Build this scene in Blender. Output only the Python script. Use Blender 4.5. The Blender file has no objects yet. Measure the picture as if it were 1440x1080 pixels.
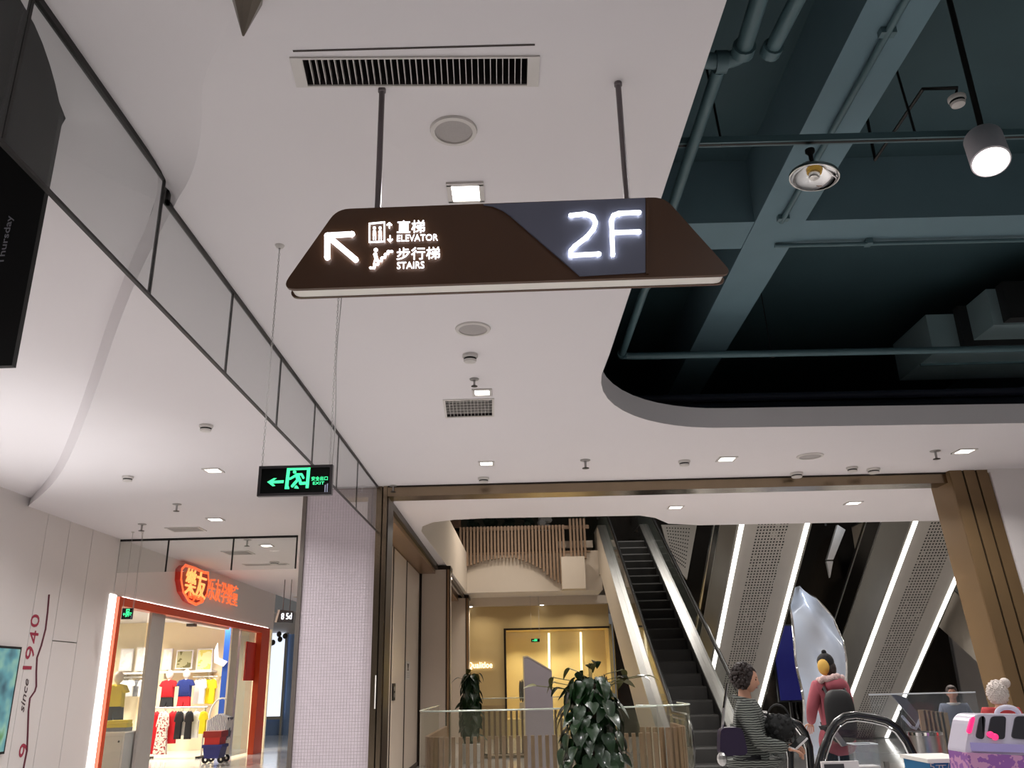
import bpy, bmesh, math, random
from mathutils import Vector, Matrix, Euler
import numpy as np

random.seed(7)
sc = bpy.context.scene
COL = sc.collection
PI = math.pi

# ------------------------------------------------------------------ camera, world, exposure
EYE, CEIL = 1.5, 3.9
FPX = 1180.0
YAW, PITCH, ROLL = math.radians(-0.25), math.radians(19.6), math.radians(-1.34)
_cy, _sy, _cp, _sp = math.cos(YAW), math.sin(YAW), math.cos(PITCH), math.sin(PITCH)
_f = Vector((_sy * _cp, _cy * _cp, _sp)); _r = Vector((_cy, -_sy, 0)); _u = _r.cross(_f)
_c, _s = math.cos(ROLL), math.sin(ROLL)
CR, CU, CF = _c * _r + _s * _u, -_s * _r + _c * _u, _f
cam_d = bpy.data.cameras.new('camera'); cam = bpy.data.objects.new('camera', cam_d); COL.objects.link(cam)
cam_d.sensor_width = 36; cam_d.lens = FPX / 1440 * 36; cam_d.clip_start = 0.05
m = Matrix((CR, CU, -CF)).transposed().to_4x4(); m.translation = (0, 0, EYE); cam.matrix_world = m
sc.camera = cam
sc.view_settings.view_transform = 'Standard'
sc.view_settings.look = 'None'
sc.view_settings.gamma = 1.0
sc.view_settings.use_curve_mapping = False
sc.view_settings.exposure = 0.0

w = bpy.data.worlds.new('mall_air'); sc.world = w; w.use_nodes = True
w.node_tree.nodes['Background'].inputs[0].default_value = (1.0, 0.97, 0.95, 1)
w.node_tree.nodes['Background'].inputs[1].default_value = 0.10

LAMP = 0.5
def lamp(kind, loc, power, color=(1, 0.975, 0.965), size=0.12, rot=(0, 0, 0), spread=2.6, size_y=None, spot=1.6, blend=0.6):
    d = bpy.data.lights.new('lamp_light', kind); d.energy = power * LAMP; d.color = color
    if kind == 'AREA':
        d.shape = 'RECTANGLE' if size_y else 'DISK'; d.size = size; d.spread = spread
        if size_y: d.size_y = size_y
    elif kind == 'SPOT':
        d.spot_size = spot; d.spot_blend = blend; d.shadow_soft_size = size
    else:
        d.shadow_soft_size = size
    o = bpy.data.objects.new('lamp_light', d); o.location = loc; o.rotation_euler = rot; COL.objects.link(o)
    return o

# ------------------------------------------------------------------ measuring: a sight line met with a known plane of the building
def sight(px, py): return CR * ((px - 720) / FPX) + CU * ((540 - py) / FPX) + CF
def on_z(px, py, z=CEIL):
    d = sight(px, py); return Vector((0, 0, EYE)) + d * ((z - EYE) / d.z)
def on_y(px, py, y):
    d = sight(px, py); return Vector((0, 0, EYE)) + d * (y / d.y)
def on_x(px, py, x):
    d = sight(px, py); return Vector((0, 0, EYE)) + d * (x / d.x)

# ------------------------------------------------------------------ materials
def lin(c): return tuple(((v / 255) / 12.92 if v <= 10 else (((v / 255) + 0.055) / 1.055) ** 2.4) for v in c)
MATS = {}
def mat(name, rgb, rough=0.5, metal=0.0, vary=0.06, scale=6.0, bump=0.0, bscale=40.0, emit=0.0, ecol=None, alpha=1.0, coat=0.0, spec=0.5):
    if name in MATS: return MATS[name]
    M = bpy.data.materials.new(name); M.use_nodes = True; nt = M.node_tree; b = nt.nodes['Principled BSDF']
    c = lin(rgb)
    tc = nt.nodes.new('ShaderNodeTexCoord')
    if vary > 0:
        n = nt.nodes.new('ShaderNodeTexNoise'); n.inputs['Scale'].default_value = scale; n.inputs['Detail'].default_value = 4
        nt.links.new(tc.outputs['Object'], n.inputs['Vector'])
        mx = nt.nodes.new('ShaderNodeMix'); mx.data_type = 'RGBA'
        mx.inputs[6].default_value = tuple(v * (1 - vary) for v in c) + (1,)
        mx.inputs[7].default_value = tuple(min(1, v * (1 + vary)) for v in c) + (1,)
        nt.links.new(n.outputs['Fac'], mx.inputs[0]); nt.links.new(mx.outputs[2], b.inputs['Base Color'])
    else:
        b.inputs['Base Color'].default_value = c + (1,)
    b.inputs['Roughness'].default_value = rough; b.inputs['Metallic'].default_value = metal
    b.inputs['Coat Weight'].default_value = coat; b.inputs['Specular IOR Level'].default_value = spec
    if bump:
        n2 = nt.nodes.new('ShaderNodeTexNoise'); n2.inputs['Scale'].default_value = bscale
        nt.links.new(tc.outputs['Object'], n2.inputs['Vector'])
        bp = nt.nodes.new('ShaderNodeBump'); bp.inputs['Strength'].default_value = bump; bp.inputs['Distance'].default_value = 0.02
        nt.links.new(n2.outputs['Fac'], bp.inputs['Height']); nt.links.new(bp.outputs['Normal'], b.inputs['Normal'])
    if emit:
        b.inputs['Emission Color'].default_value = (lin(ecol) if ecol else c) + (1,); b.inputs['Emission Strength'].default_value = emit
    b.inputs['Alpha'].default_value = alpha
    MATS[name] = M
    return M

def glass_mat(name, rgb, clear=0.85, rough=0.02, tint=0.12):
    """thin pane: mostly clear with a tint and a mirror share that grows at grazing angles"""
    M = bpy.data.materials.new(name); M.use_nodes = True; nt = M.node_tree
    for n in list(nt.nodes): nt.nodes.remove(n)
    out = nt.nodes.new('ShaderNodeOutputMaterial'); t = nt.nodes.new('ShaderNodeBsdfTransparent'); g = nt.nodes.new('ShaderNodeBsdfGlossy')
    d = nt.nodes.new('ShaderNodeBsdfDiffuse'); m1 = nt.nodes.new('ShaderNodeMixShader'); m2 = nt.nodes.new('ShaderNodeMixShader')
    fr = nt.nodes.new('ShaderNodeFresnel'); fr.inputs[0].default_value = 1.45
    c = lin(rgb)
    t.inputs[0].default_value = tuple((1 - tint) + tint * v for v in c) + (1,); d.inputs[0].default_value = c + (1,)
    g.inputs['Roughness'].default_value = rough
    m1.inputs[0].default_value = 1 - clear
    nt.links.new(t.outputs[0], m1.inputs[1]); nt.links.new(d.outputs[0], m1.inputs[2])
    ge = nt.nodes.new('ShaderNodeNewGeometry'); mu = nt.nodes.new('ShaderNodeMath'); mu.operation = 'MULTIPLY_ADD'
    mu.inputs[1].default_value = -1.0; mu.inputs[2].default_value = 1.0; nt.links.new(ge.outputs['Backfacing'], mu.inputs[0])
    mv = nt.nodes.new('ShaderNodeMath'); mv.operation = 'MULTIPLY'; nt.links.new(mu.outputs[0], mv.inputs[0]); nt.links.new(fr.outputs[0], mv.inputs[1])
    nt.links.new(mv.outputs[0], m2.inputs[0]); nt.links.new(m1.outputs[0], m2.inputs[1]); nt.links.new(g.outputs[0], m2.inputs[2])
    nt.links.new(m2.outputs[0], out.inputs[0])
    return M

def stripe_mat(name, a, b, scale, axis='Z', rough=0.9):
    M = bpy.data.materials.new(name); M.use_nodes = True; nt = M.node_tree; p = nt.nodes['Principled BSDF']
    tc = nt.nodes.new('ShaderNodeTexCoord'); wv = nt.nodes.new('ShaderNodeTexWave'); wv.bands_direction = axis
    wv.inputs['Scale'].default_value = scale; wv.inputs['Distortion'].default_value = 2.5; wv.inputs['Detail'].default_value = 2
    cr = nt.nodes.new('ShaderNodeValToRGB'); cr.color_ramp.elements[0].color = lin(a) + (1,); cr.color_ramp.elements[1].color = lin(b) + (1,)
    cr.color_ramp.elements[0].position = 0.45; cr.color_ramp.elements[1].position = 0.6
    nt.links.new(tc.outputs['Object'], wv.inputs['Vector']); nt.links.new(wv.outputs['Fac'], cr.inputs[0]); nt.links.new(cr.outputs[0], p.inputs['Base Color'])
    p.inputs['Roughness'].default_value = rough
    return M

def spot_mat(name, a, b, scale, thr=0.55, rough=0.9):
    M = bpy.data.materials.new(name); M.use_nodes = True; nt = M.node_tree; p = nt.nodes['Principled BSDF']
    tc = nt.nodes.new('ShaderNodeTexCoord'); v = nt.nodes.new('ShaderNodeTexNoise'); v.inputs['Scale'].default_value = scale
    cr = nt.nodes.new('ShaderNodeValToRGB'); cr.color_ramp.interpolation = 'CONSTANT'
    cr.color_ramp.elements[0].color = lin(a) + (1,); cr.color_ramp.elements[1].color = lin(b) + (1,); cr.color_ramp.elements[1].position = thr
    nt.links.new(tc.outputs['Object'], v.inputs['Vector']); nt.links.new(v.outputs['Fac'], cr.inputs[0]); nt.links.new(cr.outputs[0], p.inputs['Base Color'])
    p.inputs['Roughness'].default_value = rough
    return M

WHITE = mat('ceiling_paint', (224, 219, 221), 0.85, vary=0.012, scale=1.5)
WALLW = mat('wall_lacquer', (222, 216, 214), 0.5, vary=0.015, scale=2)
JOINT = mat('joint_shadow_gap', (120, 112, 108), 0.8)
BLACK = mat('matt_black', (14, 14, 15), 0.6)
DARK = mat('dark_metal', (38, 36, 35), 0.4, 0.6)
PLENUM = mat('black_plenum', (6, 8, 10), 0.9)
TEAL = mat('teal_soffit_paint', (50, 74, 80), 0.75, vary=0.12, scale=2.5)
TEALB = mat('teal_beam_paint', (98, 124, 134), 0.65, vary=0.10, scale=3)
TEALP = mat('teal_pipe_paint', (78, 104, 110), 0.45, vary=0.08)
SILVER = mat('brushed_steel', (205, 203, 200), 0.28, 1.0, vary=0.08, scale=30)
CHROME = mat('polished_chrome', (235, 235, 235), 0.06, 1.0, vary=0.02)
BRONZE = mat('bronze_steel', (142, 126, 106), 0.22, 1.0, vary=0.10, scale=5)
BRONZEP = mat('bronze_jamb', (122, 98, 68), 0.42, 0.3, vary=0.08, scale=3)
BRONZED = mat('dark_bronze_groove', (40, 30, 22), 0.4, 0.4)
BROWN = mat('sign_brown', (78, 47, 22), 0.45, vary=0.06)
SLATE = mat('sign_slate', (104, 108, 128), 0.5, vary=0.05)
ROD = mat('rod_grey', (108, 100, 102), 0.4, 0.3)
LETTER = mat('lit_letter', (255, 255, 255), 0.5, vary=0, emit=3.0, ecol=(244, 247, 255))
LIGHTBOX = mat('sign_core_opal', (240, 236, 228), 0.5, vary=0.02)
LEDW = mat('led_white', (255, 255, 255), 0.5, vary=0, emit=5.5, ecol=(255, 252, 246))
DIFF = mat('downlight_diffuser', (255, 255, 255), 0.5, vary=0, emit=6.0, ecol=(255, 250, 242))
GREEN = mat('exit_green', (60, 240, 160), 0.5, vary=0, emit=1.0, ecol=(80, 255, 170))
PLASTW = mat('white_plastic', (205, 200, 196), 0.45, vary=0.03)
GRILLE = mat('speaker_grille', (168, 162, 160), 0.7, vary=0.1, scale=150)
FRAMEG = mat('grey_frame', (160, 156, 154), 0.4, 0.3)
MOSAIC = mat('mosaic_tile', (206, 195, 201), 0.3, vary=0.05, scale=12)
GROUT = mat('mosaic_grout', (172, 160, 160), 0.9)
ORANGE = mat('orange_red_frame', (206, 72, 30), 0.35, vary=0.05)
FLOORM = mat('floor_stone', (194, 191, 189), 0.12, vary=0.06, scale=2)
BEIGE = mat('beige_shop_wall', (200, 176, 128), 0.6, vary=0.05, scale=1)
BEIGEW = mat('beige_display_back', (232, 210, 150), 0.6, vary=0.04)
STONE = mat('elevator_panel', (206, 192, 178), 0.35, vary=0.05, scale=1.5)
SOFB = mat('bronze_soffit', (150, 118, 88), 0.3, 0.5)
SLATB = mat('wood_slat', (150, 124, 102), 0.55, vary=0.18, scale=20)
SLATL = mat('champagne_slat', (128, 102, 78), 0.4, 0.3, vary=0.1)
WARMW = mat('warm_white_fascia', (214, 202, 188), 0.7, vary=0.02)
STEPM = mat('escalator_step', (34, 33, 32), 0.65, 0.2, vary=0.1)
RUBBER = mat('handrail_rubber', (16, 16, 17), 0.25, coat=0.4)
SOFFIT = mat('escalator_soffit_steel', (186, 181, 174), 0.5, 0.15, vary=0.06, scale=4)
SIDEST = mat('escalator_side_steel', (150, 146, 138), 0.35, 0.35, vary=0.1, scale=2)
CREAM = mat('cream_cladding', (206, 196, 182), 0.45, vary=0.04)
DARKST = mat('dark_mirror_steel', (60, 56, 52), 0.16, 0.9, vary=0.1)
G_BAFFLE = glass_mat('smoke_baffle_glass', (118, 136, 134), 0.97, tint=0.15)
G_CLEAR = glass_mat('clear_glass', (190, 205, 200), 0.93)
G_RAIL = glass_mat('railing_glass', (150, 150, 120), 0.90)
G_ACRYL = glass_mat('acrylic_sheet', (220, 230, 235), 0.95)

# ------------------------------------------------------------------ mesh builder
class MB:
    def __init__(self): self.v = []; self.f = []
    def add(self, vs, fs):
        o = len(self.v); self.v += [Vector(p) for p in vs]; self.f += [tuple(i + o for i in q) for q in fs]; return self
    def box(self, lo, hi):
        x0, y0, z0 = lo; x1, y1, z1 = hi
        return self.add([(x0, y0, z0), (x1, y0, z0), (x1, y1, z0), (x0, y1, z0), (x0, y0, z1), (x1, y0, z1), (x1, y1, z1), (x0, y1, z1)],
                        [(3, 2, 1, 0), (4, 5, 6, 7), (0, 1, 5, 4), (1, 2, 6, 5), (2, 3, 7, 6), (3, 0, 4, 7)])
    def cbox(self, c, s, rot=None):
        o = len(self.v); h = [q / 2 for q in s]; self.box((-h[0], -h[1], -h[2]), h)
        R = Euler(rot).to_matrix() if rot is not None and not isinstance(rot, Matrix) else rot
        for i in range(o, len(self.v)):
            p = self.v[i]; self.v[i] = (R @ p if R is not None else p) + Vector(c)
        return self
    def prism(self, poly, fn, a, b):
        """2-d outline extruded between depths a and b; fn(u, v, depth) gives the point"""
        n = len(poly)
        vs = [fn(u, v, a) for u, v in poly] + [fn(u, v, b) for u, v in poly]
        fs = [tuple(range(n - 1, -1, -1)), tuple(range(n, 2 * n))] + [(i, (i + 1) % n, n + (i + 1) % n, n + i) for i in range(n)]
        return self.add(vs, fs)
    def tube(self, pts, r, n=8, cap=True, closed=False):
        pts = [Vector(p) for p in pts]; k = len(pts)
        rs = r if isinstance(r, (list, tuple)) else [r] * k
        rings = []; prev = None
        for i in range(k):
            if closed: t = pts[(i + 1) % k] - pts[i - 1]
            else: t = pts[min(i + 1, k - 1)] - pts[max(i - 1, 0)]
            t.normalize()
            if prev is None:
                a = Vector((0, 0, 1)) if abs(t.z) < 0.9 else Vector((1, 0, 0)); u = t.cross(a).normalized()
            else:
                u = (prev - t * prev.dot(t)).normalized()
            prev = u; v = t.cross(u)
            rings.append([pts[i] + rs[i] * (math.cos(2 * PI * j / n) * u + math.sin(2 * PI * j / n) * v) for j in range(n)])
        vs = [p for q in rings for p in q]
        fs = [(i * n + j, i * n + (j + 1) % n, (i + 1) * n + (j + 1) % n, (i + 1) * n + j) for i in range(k - 1) for j in range(n)]
        if closed: fs += [((k - 1) * n + j, (k - 1) * n + (j + 1) % n, (j + 1) % n, j) for j in range(n)]
        elif cap: fs += [tuple(range(n - 1, -1, -1)), tuple((k - 1) * n + j for j in range(n))]
        return self.add(vs, fs)
    def lathe(self, prof, c=(0, 0, 0), n=24, R=None):
        """profile of (radius, z) turned about z, then rotated by R and moved to c"""
        vs = []; k = len(prof); c = Vector(c)
        for r, z in prof:
            for j in range(n):
                p = Vector((max(r, 1e-4) * math.cos(2 * PI * j / n), max(r, 1e-4) * math.sin(2 * PI * j / n), z))
                vs.append((R @ p if R else p) + c)
        fs = [(i * n + j, i * n + (j + 1) % n, (i + 1) * n + (j + 1) % n, (i + 1) * n + j) for i in range(k - 1) for j in range(n)]
        return self.add(vs, fs)
    def ball(self, c, r, n=12, k=8, R=None, fn=None):
        c = Vector(c); r = (r, r, r) if not isinstance(r, (tuple, list)) else r; vs = []; fs = []
        for i in range(k + 1):
            a = PI * i / k
            for j in range(n):
                b = 2 * PI * j / n
                d = Vector((math.sin(a) * math.cos(b), math.sin(a) * math.sin(b), math.cos(a)))
                q = fn(d) if fn else 1.0
                p = Vector((d.x * r[0], d.y * r[1], d.z * r[2])) * q
                vs.append((R @ p if R else p) + c)
        for i in range(k):
            for j in range(n): fs.append((i * n + j, i * n + (j + 1) % n, (i + 1) * n + (j + 1) % n, (i + 1) * n + j))
        return self.add(vs, fs)
    def stroke(self, pts, wd, fn, a, b, caps=True):
        """flat line of width wd through 2-d points, extruded"""
        for (u0, v0), (u1, v1) in zip(pts, pts[1:]):
            d = Vector((u1 - u0, v1 - v0)); L = d.length or 1e-6; d /= L; nx, ny = -d.y * wd / 2, d.x * wd / 2
            self.prism([(u0 + nx, v0 + ny), (u0 - nx, v0 - ny), (u1 - nx, v1 - ny), (u1 + nx, v1 + ny)], fn, a, b)
        if caps:
            for u, v in pts: self.disc(u, v, wd / 2, fn, a, b)
        return self
    def disc(self, u, v, r, fn, a, b, n=12):
        return self.prism([(u + r * math.cos(2 * PI * i / n), v + r * math.sin(2 * PI * i / n)) for i in range(n)], fn, a, b)
    def merge(self, o):
        return self.add(o.v, o.f)
    def mesh(self, name, origin=(0, 0, 0), smooth=None, recalc=True, weld=True):
        o = Vector(origin)
        me = bpy.data.meshes.new(name); me.from_pydata([p - o for p in self.v], [], self.f)
        bm = bmesh.new(); bm.from_mesh(me)
        if weld: bmesh.ops.remove_doubles(bm, verts=bm.verts, dist=1e-5)
        if recalc: bmesh.ops.recalc_face_normals(bm, faces=bm.faces)
        bm.to_mesh(me); bm.free()
        if smooth:
            me.polygons.foreach_set('use_smooth', [True] * len(me.polygons)); me.set_sharp_from_angle(angle=math.radians(smooth))
        me.update()
        return me

def link(name, data, material=None, parent=None, loc=(0, 0, 0)):
    o = bpy.data.objects.new(name, data); COL.objects.link(o); o.location = loc
    if parent is not None: o.parent = parent
    if material is not None and data is not None:
        data.materials.clear(); data.materials.append(material)
    return o
def root_of(o):
    while o.parent: o = o.parent
    return o
def tag(o, label=None, cat=None, group=None, kind=None):
    if label: o['label'] = label
    if cat: o['category'] = cat
    if group: o['group'] = group
    if kind: o['kind'] = kind
    return o
def thing(name, label, cat, loc=(0, 0, 0), group=None):
    o = bpy.data.objects.new(name, None); COL.objects.link(o); o.location = loc; o.empty_display_size = 0.1
    return tag(o, label, cat, group)
def part(parent, name, mb, material, smooth=None, kind=None, label=None):
    o = link(name, mb.mesh(name, root_of(parent).location, smooth), material, parent)
    return tag(o, label, None, None, kind)
def solo(name, mb, material, label, cat, base, group=None, smooth=None, kind=None):
    return tag(link(name, mb.mesh(name, base, smooth), material, None, base), label, cat, group, kind)
def struct(name, mb, material, smooth=None, base=(0, 0, 0)):
    o = link(name, mb.mesh(name, base, smooth), material, None, base); o['kind'] = 'structure'; return o
def copy_tree(o, parent=None):
    c = o.copy(); COL.objects.link(c)
    if parent is not None: c.parent = parent
    for ch in list(o.children): copy_tree(ch, c)
    return c
def repeat(root, loc, label, group=None, rz=None):
    c = copy_tree(root); c.location = loc; c['label'] = label
    if group: c['group'] = group
    if rz is not None: c.rotation_euler.z = rz
    return c

def text_mb(s, place, width=None, height=None, depth=0.004, stretch=None, shear=0.0):
    """lettering as extruded glyph outlines; place(u, v, d) maps the text plane into the building; u, v centred on the text"""
    cu = bpy.data.curves.new('txt', 'FONT'); cu.body = s; cu.size = 1; cu.resolution_u = 3; cu.shear = shear
    o = bpy.data.objects.new('txt', cu); COL.objects.link(o)
    dg = bpy.context.evaluated_depsgraph_get()
    me = bpy.data.meshes.new_from_object(o.evaluated_get(dg))
    vs = [(p.co.x, p.co.y) for p in me.vertices]; fs = [tuple(p.vertices) for p in me.polygons]
    bpy.data.objects.remove(o); bpy.data.curves.remove(cu); bpy.data.meshes.remove(me)
    xs = [p[0] for p in vs]; ys = [p[1] for p in vs]; cx, cyy = (min(xs) + max(xs)) / 2, (min(ys) + max(ys)) / 2
    W, H = max(xs) - min(xs), max(ys) - min(ys)
    sx = width / W if width else height / H; sy = height / H if height else sx
    mb = MB(); n = len(vs)
    pts = [((x - cx) * sx, (y - cyy) * sy) for x, y in vs]
    mb.add([place(u, v, 0.0) for u, v in pts] + [place(u, v, depth) for u, v in pts], [tuple(reversed(q)) for q in fs] + [tuple(i + n for i in q) for q in fs])
    cnt = {}
    for q in fs:
        for a, b in zip(q, q[1:] + q[:1]): cnt[(a, b)] = 1
    mb.add([], [])
    for (a, b) in cnt:
        if (b, a) not in cnt: mb.f.append((a, b, b + n, a + n))
    return mb

def fill(outer, holes, z):
    bm = bmesh.new()
    for loop in [outer] + holes:
        vs = [bm.verts.new((x, y, z)) for x, y in loop]
        for a, b in zip(vs, vs[1:] + vs[:1]): bm.edges.new((a, b))
    bmesh.ops.triangle_fill(bm, edges=bm.edges[:], use_beauty=True)
    for f in bm.faces:
        if f.normal.z > 0: f.normal_flip()
    mb = MB(); bm.verts.index_update()
    mb.v = [v.co.copy() for v in bm.verts]; mb.f = [tuple(v.index for v in f.verts) for f in bm.faces]; bm.free()
    return mb
def rim(poly, z0, z1, closed=True):
    mb = MB(); n = len(poly)
    mb.add([(x, y, z0) for x, y in poly] + [(x, y, z1) for x, y in poly], [(i, (i + 1) % n, n + (i + 1) % n, n + i) for i in range(n if closed else n - 1)])
    return mb
def arc(cx, cy, r, a0, a1, n=10, ry=None):
    return [(cx + r * math.cos(math.radians(a0 + (a1 - a0) * i / n)), cy + (ry or r) * math.sin(math.radians(a0 + (a1 - a0) * i / n))) for i in range(n + 1)]
XZ = lambda y0: (lambda u, v, d: (u, y0 + d, v))           # a plane facing the aisle: u = x, v = z, depth along y

# ------------------------------------------------------------------ unseen hall lamps, the shops' own lights, and added fill lamps without fixtures
for x, y in [(-0.25, -0.8), (-3.5, -1), (-5, 1.5), (-5, 5.5), (-3.4, 6.2)]:
    lamp('AREA', (x, y, 3.88 if y < 3 or x > -2 else 3.87), 60, size=0.2)
for x in (2.0, 4.5, 7.0):
    for y in (0.5, 3.0, 6.0): lamp('AREA', (x, y, 4.35), 45, size=0.25)
for x, y in [(-9, 16.5), (-9, 19), (-9, 21.5), (-7.6, 22.3), (-10.5, 22.3)]: lamp('AREA', (x, y, 3.25), 230, (1, 0.94, 0.82), 0.9)
lamp('AREA', (-4.6, 25, 3.85), 160, (0.85, 0.93, 1), 1.6)
for x in (-0.1, 0.75, 1.6): lamp('SPOT', (x, 26.5, 2.95), 150, (1, 0.84, 0.55), 0.06, (math.radians(8), 0, 0), spot=1.9)
for x in (-0.9, 1.2): lamp('AREA', (x, 20.5, 3.85 if x < -1.6 else 6.6), 60, (1, 0.86, 0.7), 0.3)
for x in (-1.2, .4, 1.6): lamp('AREA', (x, 25.2, 3.6), 16, (1, .88, .68), .2)  # added fill to lift the far wall, no fixtures of its own
lamp('AREA', (3.5, 22, 8.0), 200, (1, 0.94, 0.88), 3.0)
lamp('AREA', (-0.3, 21.8, 6.9), 110, (1, 0.9, 0.78), 0.8)

for y in (15.5, 20.0): lamp('AREA', (-1.2 if y < 16 else -1.55, y if y > 16 else 12.4, 3.86), 45, (1, .93, .85), .12)  # added lamps without fixtures that brighten the elevator wall
for x, y in [(-0.9, 11.9), (2.2, 12.0), (4.6, 12.2), (6.8, 12.4)]: lamp('AREA', (x, y, 3.86), 110, (1, 0.94, 0.88), .25)  # extra lamps put in to brighten the hall ceiling, no fixtures
for x, y in [(6.3, 19.5), (10.2, 18.0), (2.9, 12.6)]: lamp('AREA', (x, y, 7.5 if y > 13 else 3.86), 160, (1, 0.94, 0.88), .6)  # added fill for the escalator hall and its soffits
for y, pw in ((5.6, 200), (8.1, 520)): lamp('SPOT', (-5.5, y, .5), pw, (1, 1, 1), .15, (PI, 0, 0), spot=1.5, blend=1.0)  # invented floor uplights that make the bright patch on the left ceiling
for x, y in ((-4.2, 4.0), (-5.2, 9.6), (-3.2, 8.2)): lamp('AREA', (x, y, 3.86), 60, (1, 1, 1), .25)

# ------------------------------------------------------------------ the room shell
fl = MB().box((-14, -7, -0.1), (14, 34, 0)); struct('floor', fl, FLOORM)

def chaikin(p, n=2):
    for _ in range(n):
        q = [p[0]]
        for a, b in zip(p, p[1:]): q += [(a[0] * .75 + b[0] * .25, a[1] * .75 + b[1] * .25), (a[0] * .25 + b[0] * .75, a[1] * .25 + b[1] * .75)]
        p = q + [p[-1]]
    return p
step_edge = chaikin([(-0.75, -7), (-0.75, 1.6), (-0.85, 2.15), (-1.05, 2.55), (-1.28, 2.85), (-1.39, 3.18), (-1.56, 3.53), (-1.79, 3.84), (-2.5, 4.9), (-3.6, 6.75), (-4.77, 8.66), (-5.6, 9.9), (-6.65, 11.2)])
void_hole = [(0.84, -5.5), (0.83, 2.5), (0.74, 6.1)] + [(0.72 + 1.42 * (1 - math.cos(a)) , 6.55 + 1.68 * math.sin(a)) for a in [PI / 2 * i / 12 for i in range(13)]] + [(5.2, 8.33), (12.5, 8.48), (12.5, -5.5)]
atrium = [(-1.62, 13.9), (-1.55, 13.45), (-1.35, 13.12), (-1.0, 12.95), (-0.5, 12.88), (1.88, 12.97), (2.15, 13.2), (2.45, 13.75), (3.0, 13.97), (11.5, 14.25), (11.5, 28), (2.3, 28), (2.3, 24.1), (-1.5, 24.1)]
def rect_hole(corners): return [(p.x, p.y) for p in corners]
vent_hole = rect_hole([on_z(425, 82), on_z(742, 80), on_z(741, 118), on_z(433, 119)])
grid_hole = rect_hole([on_z(626, 563), on_z(692, 561), on_z(692, 584), on_z(629, 586)])
outer = step_edge + [(-6.65, 33), (13, 33), (13, -7)]
struct('ceiling', fill(outer, [void_hole, atrium, vent_hole, grid_hole], CEIL), WHITE)
ramp_in = chaikin([(-1.80, -7), (-1.80, 1.6), (-1.80, 2.15), (-1.80, 2.55), (-1.80, 2.9), (-1.80, 3.2), (-1.80, 3.55), (-1.86, 3.86), (-2.6, 4.97), (-3.72, 6.83), (-4.9, 8.75), (-5.72, 10.0), (-6.7, 11.3)])
rp_ = MB(); n_ = len(step_edge)
rp_.add([(x, y, CEIL) for x, y in step_edge] + [(x, y, 4.02) for x, y in ramp_in], [(i, i + 1, n_ + i + 1, n_ + i) for i in range(n_ - 1)])
struct('trim_1', rp_, WHITE, smooth=50)
black_open = [(-1.95, 0), (-1.87, 1.8), (-1.862, 2.3), (-1.87, 2.53), (-1.885, 2.65), (-1.91, 2.76), (-1.945, 2.88), (-1.985, 3.0), (-2.03, 3.12), (-2.062, 3.24), (-2.25, 3.45), (-3.2, 3.6), (-5, 3.2), (-5.6, 0), (-4.6, -3), (-2.6, -3)]
struct('ceiling.001', fill([(-7, -7), (-1.79, -7), (-1.79, 3.7), (-6.5, 11.6), (-7, 12)], [black_open], 4.02), WHITE)
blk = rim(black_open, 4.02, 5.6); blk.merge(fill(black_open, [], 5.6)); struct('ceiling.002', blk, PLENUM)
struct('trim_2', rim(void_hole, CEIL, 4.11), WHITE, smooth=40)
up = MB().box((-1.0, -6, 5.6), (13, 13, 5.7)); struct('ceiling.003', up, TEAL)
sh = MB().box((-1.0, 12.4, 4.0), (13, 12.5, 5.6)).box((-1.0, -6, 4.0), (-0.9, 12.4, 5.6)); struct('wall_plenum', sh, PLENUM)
struct('trim_3', rim(atrium, CEIL, 5.0), WARMW, smooth=40)
# 3F storey above the atrium: back wall and roof
struct('wall_back_upper', MB().box((-6, 30, 4.2), (14, 30.2, 10)), mat('upper_wall_olive', (92, 92, 78), 0.6, vary=0.25, scale=0.8))
struct('ceiling.004', MB().box((-6, 11, 9.5), (14, 31, 9.6)), mat('upper_ceiling', (150, 142, 132), 0.8))

# left wall: lacquered panels with shadow gaps
wl = struct('wall_left', MB().box((-6.95, -7, 0), (-6.68, 14.0, 4.1)), JOINT)
ys = [-7, -5.6, -4.2, -2.8, -1.4, 0, 1.4, 2.8, 4.2, 5.6, 7.0, 8.6, 10.2]
js = [on_x(65, 739, -6.66).y, on_x(98, 737, -6.66).y, on_x(130, 747, -6.66).y]
ys += js + [13.98]
for a, b in zip(ys, ys[1:]):
    if abs(b - js[2]) < 1e-6:
        zs = [(0.02, 2.20), (2.215, 4.05)]
    else: zs = [(0.02, 4.05)]
    for z0, z1 in zs: part(wl, 'panel', MB().box((-6.68, a + 0.006, z0), (-6.65, b - 0.006, z1)), WALLW)
part(wl, 'painted_line', MB().tube([on_x(x, y, -6.643) for x, y in [(69, 836), (67, 860), (64, 885), (58, 908), (52, 925), (51, 945), (51, 965), (49, 972), (42, 982), (40, 1000), (39, 1030), (38, 1055), (34, 1075), (31, 1092)]], 0.012, 6), mat('maroon_paint', (104, 44, 58), 0.6), smooth=60)
RED = mat('crimson_digits', (156, 40, 66), 0.6)
WALLT = lambda yc, zc: (lambda u, v, d: (-6.65 + d + 0.002, yc - v, zc + u))      # text reading upward on the wall x = -6.65
for ch, px, py, hh in [('0', 49, 873, 0.20), ('4', 47, 896, 0.20), ('9', 42, 918, 0.20), ('1', 38, 939, 0.20), ('9', 33, 1055, 0.20)]:
    q = on_x(px, py, -6.65)
    g = (lambda q: (lambda u, v, d: (-6.648 + d, q.y + v * -1.0 if False else q.y - v, q.z + u)))(q)
    part(wl, 'painted_digit', text_mb(ch, g, height=0.21, width=0.17 if ch != '1' else 0.045, depth=0.003), RED)
q = on_x(34, 978, -6.65)
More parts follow.
